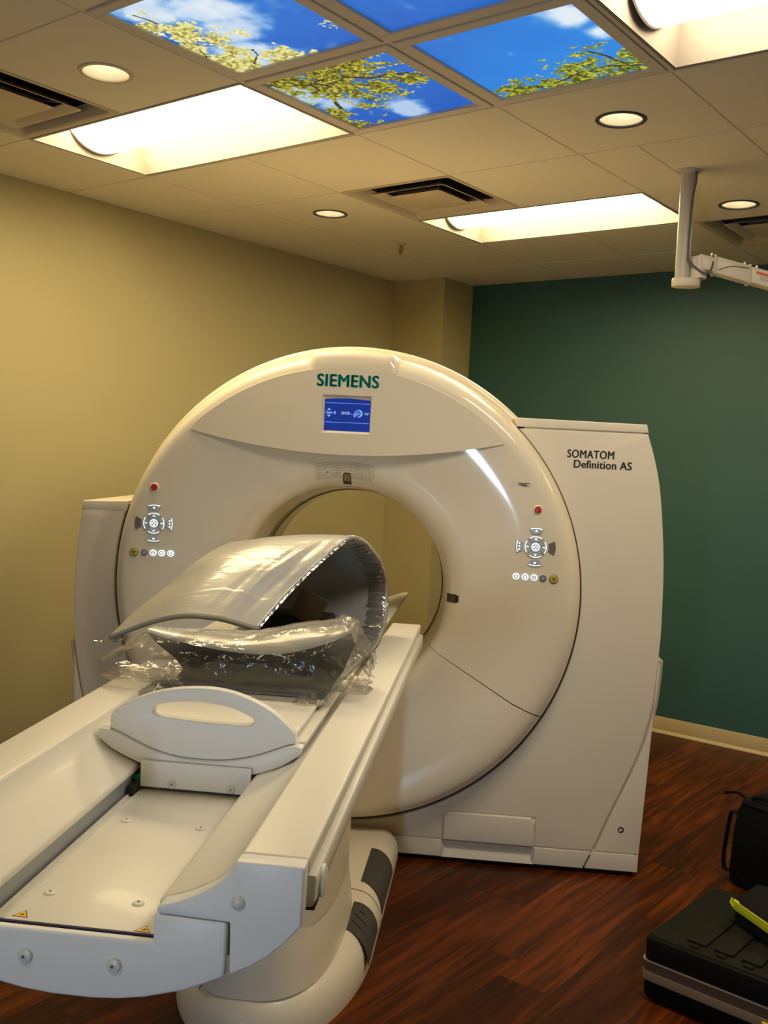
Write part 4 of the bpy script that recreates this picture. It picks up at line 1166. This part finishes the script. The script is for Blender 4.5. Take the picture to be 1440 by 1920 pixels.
def plate_hole(name, outer, hole, y0, y1, m, parent, bevel):
    bm = bmesh.new(); L_ = {}
    for y in (y0, y1):
        a = [bm.verts.new((x, y, z)) for x, z in outer]; b = [bm.verts.new((x, y, z)) for x, z in hole]
        es = [bm.edges.new((a[i], a[(i + 1) % len(a)])) for i in range(len(a))] + [bm.edges.new((b[i], b[(i + 1) % len(b)])) for i in range(len(b))]
        bmesh.ops.triangle_fill(bm, use_beauty=True, edges=es, normal=(0, 1 if y == y1 else -1, 0))
        L_[y] = (a, b)
    rim = []
    for k in (0, 1):
        A, B = L_[y0][k], L_[y1][k]
        for i in range(len(A)):
            j = (i + 1) % len(A)
            bm.faces.new((A[i], A[j], B[j], B[i]))
            rim += [bm.edges.get((A[i], A[j])), bm.edges.get((B[i], B[j]))]
    bmesh.ops.recalc_face_normals(bm, faces=bm.faces)
    bmesh.ops.bevel(bm, geom=[e for e in rim if e], offset=bevel, segments=3, profile=.5, affect='EDGES', clamp_overlap=True)
    for f in bm.faces: f.smooth = True
    for e in bm.edges:
        if len(e.link_faces) == 2 and e.calc_face_angle(0) > radians(28): e.smooth = False
    me = bpy.data.meshes.new(name); bm.to_mesh(me); bm.free(); me.materials.append(m)
    o = bpy.data.objects.new(name, me); COL.objects.link(o); o.parent = parent
    return o
plate_hole('handle_plate', outer, slot, -1.838, -1.812, M_grey, tab, .004)['label'] = 'lens-shaped grey white handle plate with a grip slot'
# pad block filling the end of the board
MB().prism([(-.205, .985), (-.12, .962), (-.022, .952), (.08, .962), (.165, .985), (.185, .9995), (.180, 1.006), (-.222, 1.006), (-.228, .9995)], -1.532, -1.811).build('end_pad', M_table, tab, bevel=.003)
# small latch on the rail's outer side near the end
hd = MB().cyl((SCN + .374, -2.405, .948), (1, 0, 0), .026, .026, .007, 24)
hd.v = [(x, y, z) for x, y, z in hd.v]
hd.build('side_latch', M_grey, tab, bevel=.002)
MB().box(SCN + .350, SCN + .369, -2.425, -2.385, .906, .918).build('latch_recess', M_pad, tab)

# ---------------------------------------------------------------- film-wrapped mat folded over on the table
def ruled(E1, E2, nv, arch=0.0, wrinkle=0.0, seed=1):
    rnd = np.random.RandomState(seed)
    rows = []
    nu = len(E1)
    for i in range(nu):
        row = []
        for j in range(nv + 1):
            t_ = j / nv
            p = E1[i].lerp(E2[i], t_)
            row.append(p)
        rows.append(row)
    return rows
E1p = [(.19, 1.53, 1.004), (.194, 1.35, 1.004), (.203, 1.15, 1.004), (.218, .95, 1.004), (.233, .75, 1.006), (.243, .60, 1.057), (.236, .52, 1.156), (.221, .55, 1.242), (.197, .65, 1.309), (.173, .75, 1.349), (.148, .82, 1.363), (.107, .88, 1.33), (.057, .96, 1.277), (-.004, 1.05, 1.203), (-.065, 1.18, 1.112)]
E2p = [(-.235, 1.53, 1.004), (-.235, 1.35, 1.004), (-.235, 1.15, 1.004), (-.235, .95, 1.004), (-.235, .72, 1.004), (-.24, .56, 1.045), (-.245, .46, 1.13), (-.25, .46, 1.21), (-.25, .54, 1.27), (-.255, .66, 1.305), (-.27, .80, 1.310), (-.33, .92, 1.262), (-.395, 1.00, 1.190), (-.452, 1.09, 1.128), (-.500, 1.18, 1.059)]
def s2l(p): return Vector((p[0], -p[1], p[2]))
c1 = interp_closed([s2l(p) for p in E1p], 8); c2 = interp_closed([s2l(p) for p in E2p], 8)
NV = 56
from mathutils import noise as MN
def rdg(x, y, z=0.0):
    return 1 - 2 * abs(MN.noise(Vector((x, y, z))))
rows = []
nu = len(c1)
for i in range(nu):
    row = []
    a_i = i / (nu - 1)
    for j in range(NV + 1):
        t_ = j / NV
        p = c1[i].lerp(c2[i], t_)
        w = float(sst(.55, 1.0, np.array(a_i)))
        p.z += w * .052 * sin(pi * t_)                       # the free end bows upward between its corners
        q = p * 1.0
        up = .15 if a_i < .3 else 1.0
        p.z += .0022 * up * MN.noise(q * 9)
        # soft drape folds running back from the free end, strongest beside the near corner
        fold = float(sst(.70, 1.0, np.array(a_i))) * math.exp(-((t_ - .17) / .17) ** 2)
        p.z += fold * (1 - .85 * float(sst(.93, 1.0, np.array(a_i)))) * (.015 * (rdg(t_ * 8 + .5, a_i * 2.5) - .4) + .004 * rdg(t_ * 19, a_i * 6))
        # fine gathers along the two long edges
        ed = math.exp(-t_ * 22) + .5 * math.exp(-(1 - t_) * 18)
        p.z += up * ed * .004 * rdg(i * .55, t_ * 3)
        row.append(p)
    rows.append(row)
matt = thing('padded_mat', 'long grey padded mat in tight plastic film, folded into a loop on the table', 'mat', (OX, OY, 0), TT)
o = MB().grid(rows).build('padding', M_mat, matt, angle=60)
bm = bmesh.new(); bm.from_mesh(o.data)
tp_ = max(bm.faces, key=lambda f: f.calc_center_median().z); tp_.normal_update()
if tp_.normal.z < 0: bmesh.ops.reverse_faces(bm, faces=bm.faces)
bm.to_mesh(o.data); bm.free()
o.data.materials.append(M_lining)
md = o.modifiers.new('thick', 'SOLIDIFY'); md.thickness = .013; md.offset = 0; md.material_offset = 1
# loose film gathered along the near edge, wrapped round it
f1 = interp_closed(c1, 5); f2 = interp_closed(c2, 5)
fr = []
nf = len(f1)
for i in range(int(nf * .16), nf - 2):
    p = f1[i].copy(); a_i = i / (nf - 1)
    p.z += 0
    q = (f2[i] - p).normalized()
    tng = (f1[min(i + 1, nf - 1)] - f1[i - 1]).normalized()
    inn = tng.cross(q).normalized()
    h = [MN.noise(Vector((i * .27, k * .35, 3.1))) for k in range(8)]
    lp = float(sst(.20, .30, np.array(a_i)))
    fr.append([p + q * .034 - inn * (.0085 + .0030 * max(h[0], 0)), p + q * .012 - inn * (.0095 + .0035 * abs(h[1])), p - q * (.004 + .004 * abs(h[2])),
               p + q * .010 + inn * (.0105 + .0100 * abs(h[3])), p + q * .028 + inn * (.0100 + .0170 * abs(h[4])), p + q * .048 + inn * (.0100 + .0180 * abs(h[5])), p + q * (.066 + .02 * h[6]) + inn * .0085])
MB().grid(fr).build('film_fringe', M_fringe, matt, angle=35)
tip = c2[-1]
tp = []
for k in range(10):
    a = k / 9
    tp.append([tip + Vector((.05 - .09 * a, .02 * (1 - a) - .005 * a, .010 * (1 - a) - .006 * a + .004 * sin(k * 2.1))), tip + Vector((.05 - .095 * a, -.008, -.004 - .004 * a + .003 * sin(k * 1.7))), tip + Vector((.05 - .085 * a, -.022 + .01 * a, .006 * (1 - a) - .005 * sin(k)))])
MB().grid(tp).build('film_tail', M_film, matt, angle=70)
def crumple(name, c, sx, sy_, sz, seed, parent, n=(16, 9), rotz=0.0):
    r = np.random.RandomState(seed); rows = []
    for i in range(n[0]):
        row = []
        for j in range(n[1]):
            u, v = i / (n[0] - 1) - .5, j / (n[1] - 1) - .5
            z = sz * (1 - (2 * u) ** 2) * (1 - (2 * v) ** 2) * (.55 + .7 * r.rand()) + .001
            x_, y_ = u * sx + .08 * sx * (r.rand() - .5), v * sy_ + .1 * sy_ * (r.rand() - .5)
            row.append((c[0] + x_ * cos(rotz) - y_ * sin(rotz), c[1] + x_ * sin(rotz) + y_ * cos(rotz), c[2] + z))
        rows.append(row)
    return MB().grid(rows).build(name, M_film, parent, angle=18)
crumple('film_crumple', (-.20, -1.52, 1.006), .14, .07, .030, 4, matt, rotz=-.2)
crumple('film_crumple', (.165, -1.525, 1.004), .09, .06, .022, 5, matt, rotz=.3)

# ---------------------------------------------------------------- smaller cushion in a clear bag, in front of the loop
cush = thing('bagged_cushion', 'curved grey cushion loosely bagged in clear plastic in front of the folded mat', 'cushion', (OX, OY, 0), TT)
xs = [-.30, -.24, -.17, -.09, -.01, .07, .14, .20, .245]
lipz = [1.136, 1.122, 1.111, 1.102, 1.098, 1.105, 1.124, 1.147, 1.172]
topz = [1.122, 1.126, 1.130, 1.131, 1.136, 1.158, 1.173, 1.180, 1.182]
sec = []
for x_, lz, tz in zip(xs, lipz, topz):
    pts = [(1.50, 1.0125), (1.40, 1.0130), (1.335, 1.022), (1.318, 1.045), (1.345, lz - .045), (1.405, lz - .012), (1.425, lz - .001), (1.418, lz + .007), (1.36, (lz + tz) / 2 + .012), (1.285, tz), (1.262, tz - .02), (1.262, 1.03), (1.29, 1.0125), (1.38, 1.0120)]
    def tuck(z): return max(0.0, min(1.0, (1.09 - z) / .07))
    sec.append([Vector((x_ + (.075 * max(0, (-.12 - x_) / .18) - .05 * max(0, (x_ - .10) / .145)) * tuck(z), -d, z)) for d, z in pts])
rows = []
cols = [interp_closed([sec[i][k] for i in range(len(xs))], 4) for k in range(len(sec[0]))]
for i in range(len(cols[0])):
    rows.append([cols[k][i] for k in range(len(cols))])
mb = MB(); mb.grid(rows, closed_v=True)
nk = len(cols); mb.f.append(tuple(range(nk))); mb.f.append(tuple(range(len(mb.v) - 1, len(mb.v) - nk - 1, -1)))
o = mb.build('pad', M_cush, cush, angle=60)
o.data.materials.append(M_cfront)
for f in o.data.polygons:                      # darker colour on the hollow front
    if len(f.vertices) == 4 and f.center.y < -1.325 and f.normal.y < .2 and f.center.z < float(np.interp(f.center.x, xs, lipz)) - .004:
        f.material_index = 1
# the bag: a creased skin around the pad
NU, NW = 110, 84
def skin(u, v):
    """u along s (0..1), v around (0..1)"""
    x_ = -.420 + .715 * u
    a = 2 * pi * v
    e = max(0.0, 1 - abs(2 * u - 1) ** 4) ** .5
    lzz = float(np.interp(x_, xs, [max(a_, b_) for a_, b_ in zip(lipz, topz)]))
    if x_ > .17: lzz += .030 * math.exp(-((x_ - .235) / .045) ** 2)
    if x_ < -.30: lzz -= .055 * min(1, (-.30 - x_) / .10)
    hz = (lzz - 1.0105) / 2 + .006; zc_ = 1.0105 + hz
    hd_ = .140 * (.45 + .55 * e); dc_ = 1.388
    c_, s_ = cos(a), sin(a)
    dd = dc_ + hd_ * math.copysign(abs(c_) ** .7, c_)
    zz = zc_ + hz * (.25 + .75 * e) * math.copysign(abs(s_) ** .7, s_) - (1 - e) * hz * .5
    p = Vector((x_, -dd, zz))
    out = Vector((0, -c_, s_))
    k = 1.9 if (x_ < -.25 or x_ > .20) else 1.0
    f = Vector((p.x * .55, p.y, p.z))
    g_ = MN.noise(f * 4 + Vector((3, 1, 7))) * .016 + k * (rdg(*(f * 11)) - .3) * .007 + k * (rdg(*(f * 27)) - .3) * .0032
    p += out * g_
    p.x += .02 * (1 - e) * MN.noise(Vector((s_ * 3, c_ * 3, u * 9)))
    p.z = max(p.z, 1.0125 + .002 * rdg(*(f * 20)))
    return p
rows = [[skin(i / (NU - 1), j / NW) for j in range(NW)] for i in range(NU)]
MB().grid(rows, closed_v=True).build('plastic_bag', M_film, cush, angle=16)['label'] = 'clear creased plastic bag'

# dark box lying inside the loop
bx = thing('dark_box', 'small black box with a brown face inside the loop of the folded mat', 'box', (OX, OY, 0), TT)
def rbox(name, c, hx, hy, z0, z1, rz, m, parent, bev):
    o = MB().box(-hx, hx, -hy, hy, z0, z1).build(name, m, parent, bevel=bev)
    o.location = (c[0], c[1], 0); o.rotation_euler = (0, 0, rz)
    return o
rbox('box_body', (-.02, -.86, 0), .12, .065, 1.013, 1.120, -.12, M_box, bx, .010)
bf = MB().box(-.047, .047, -.007, .007, -.047, .047).build('box_face', M_brown, bx, bevel=.006)
bf.location = (.040, -.935, 1.150); bf.rotation_euler = (radians(-12), radians(24), -.05)

# ---------------------------------------------------------------- things on the floor at lower right
cs = thing('equipment_case', 'black hard equipment case with ribbed lid and metal band on the wood floor', 'case', (1.318, -.03, 0), radians(-3.5))
W_, D_ = .78, .515
def rrect(x0, x1, y0, y1, r, n=5):
    pts = []
    for cx_, cy_, q in ((x1 - r, y1 - r, 0), (x0 + r, y1 - r, 1), (x0 + r, y0 + r, 2), (x1 - r, y0 + r, 3)):
        for k in range(n + 1):
            a = pi / 2 * (q + k / n)
            pts.append((cx_ + r * cos(a), cy_ + r * sin(a)))
    return pts
def rstack(levels, name, m, parent):
    return stack([(rrect(-e, W_ + e, -e, D_ + e, .03), z) for e, z in levels], name, m, parent)
rstack([(-.016, .0), (-.005, .010), (0, .03), (0, .066)], 'lower_shell', M_case, cs)
rstack([(.001, .066), (.0045, .067), (.0055, .080), (.0045, .094), (.002, .0945)], 'metal_band', M_alu, cs)
rstack([(.001, .0945), (.003, .095), (.003, .123), (.001, .1235)], 'metal_band', M_alu_d, cs)['label'] = 'darker upper strip of the metal band'
rstack([(.001, .1235), (.005, .124), (.005, .1275), (.001, .128)], 'band_edge', M_alu2, cs)['label'] = 'bright edge of the metal band'
rstack([(0, .128), (0, .185), (-.004, .195), (-.012, .2)], 'lid', M_case, cs)
rstack([(-.010, .1995), (-.012, .2035), (-.016, .204)], 'lid_panel', M_lid, cs)
for k in range(8):
    x0 = .115 + k * .083
    MB().box(x0, x0 + .060, .055, D_ - .05, .2035, .2115).build('lid_rib', M_lid, cs, bevel=.004, seg=2)
    MB().box(x0 + .018, x0 + .046, .026, .048, .2035, .2095).build('lid_stud', M_lid, cs, bevel=.002, seg=1)
MB().box(.375, .392, -.010, -.003, .072, .086).build('latch', M_warn, cs, bevel=.002)

pu = Vector((.81, -.587, 0)); pv = Vector((.587, .81, 0))
rzb = atan2(pu.y, pu.x)
po = thing('black_pouch', 'flat black pouch with a bright lime trim lying on the ribbed case', 'pouch', (1.5035, .2285, .2125))
def soft(levels, w, d, name, m, parent, seed, amp=.004, r=.03):
    rs_ = np.random.RandomState(seed); lv_ = []
    for e, z in levels:
        o_ = rrect(-e, w + e, -e, d + e, r, 6)
        lv_.append(([(x_ + amp * (rs_.rand() - .5), y_ + amp * (rs_.rand() - .5)) for x_, y_ in o_], z))
    return stack(lv_, name, m, parent)
def pouch_outline(e):
    A = Vector((e, e * 1.2)); B = Vector((.30, -.208 + e * 1.6)); Cc = Vector((.36, .05)); D = Vector((.02 + e, .175 - e))
    P = []
    for p0, p1 in ((A, B), (B, Cc), (Cc, D), (D, A)):
        for k in range(6): P.append(tuple(p0.lerp(p1, (k + .5) / 6)))
    return P
for nm, m_, lv_ in (('pouch_base', M_cloth, ((.008, 0), (0, .010), (0, .040))), ('pouch_side', M_cloth, ((.0, .040), (.0, .0715))),
                    ('pouch_flap', M_cloth, ((.0, .0715), (.008, .080), (.030, .086), (.06, .087)))):
    o = stack([(pouch_outline(e), z) for e, z in lv_], nm, m_, po)
lt = MB(); lrow = []
for k in range(9):
    q_ = Vector((.0, .002)).lerp(Vector((.30, -.208)), k / 8); n_ = Vector((-.57, -.82))
    lrow.append([(q_.x + n_.x * o_, q_.y + n_.y * o_, z) for o_, z in ((-.004, .040), (.004, .043), (.005, .055), (.003, .0565), (.005, .058), (.004, .070), (-.004, .0725))])
lt.grid(lrow, closed_v=True).build('lime_trim', M_lime, po)['label'] = 'bright lime green trim'
MB().tube([(.002, -.004, .050), (-.008, -.002, .060), (-.006, .004, .074)], .005, 8).build('zip_pull', M_lime, po)

bag = thing('black_bag', 'tall black nylon bag with a side strap standing on the floor behind the case', 'bag', (1.222, 1.028, 0), radians(-17))
soft([(-.02, 0), (-.004, .012), (.0, .05), (-.003, .14), (-.008, .24), (-.014, .30), (-.026, .330), (-.05, .338)], .42, .24, 'bag_body', M_cloth, bag, 5, .004, .03)
soft([(-.022, .322), (-.020, .330), (-.028, .342), (-.06, .348)], .42, .24, 'bag_flap', M_strap, bag, 6, .002, .03)
def ribbon(path, w, name, m, parent, thick=.003):
    path = [Vector(p) for p in path]; rows = []
    for i, p in enumerate(path):
        rows.append([p - Vector((0, w / 2, 0)), p + Vector((0, w / 2, 0))])
    o = MB().grid(rows).build(name, m, parent, angle=80)
    md = o.modifiers.new('t', 'SOLIDIFY'); md.thickness = thick; md.offset = 0
    return o
ribbon(interp_closed([(.016, .03, .275), (-.010, .03, .283), (-.020, .03, .245), (-.030, .03, .17), (-.036, .03, .09), (-.030, .03, .045), (-.010, .03, .038), (.004, .03, .055)], 5), .024, 'side_strap', M_strap, bag)
MB().tube(interp_closed([(.02, .07, .335), (-.01, .06, .350), (-.04, .05, .345), (-.06, .05, .338)], 4), [.006] * 12 + [.009], 8).build('strap_end', M_strap, bag)
MB().tube(interp_closed([(.07, .05, .338), (.08, .05, .360), (.19, .05, .368), (.30, .05, .360), (.31, .05, .338)], 5), .009, 8).build('carry_handle', M_strap, bag)
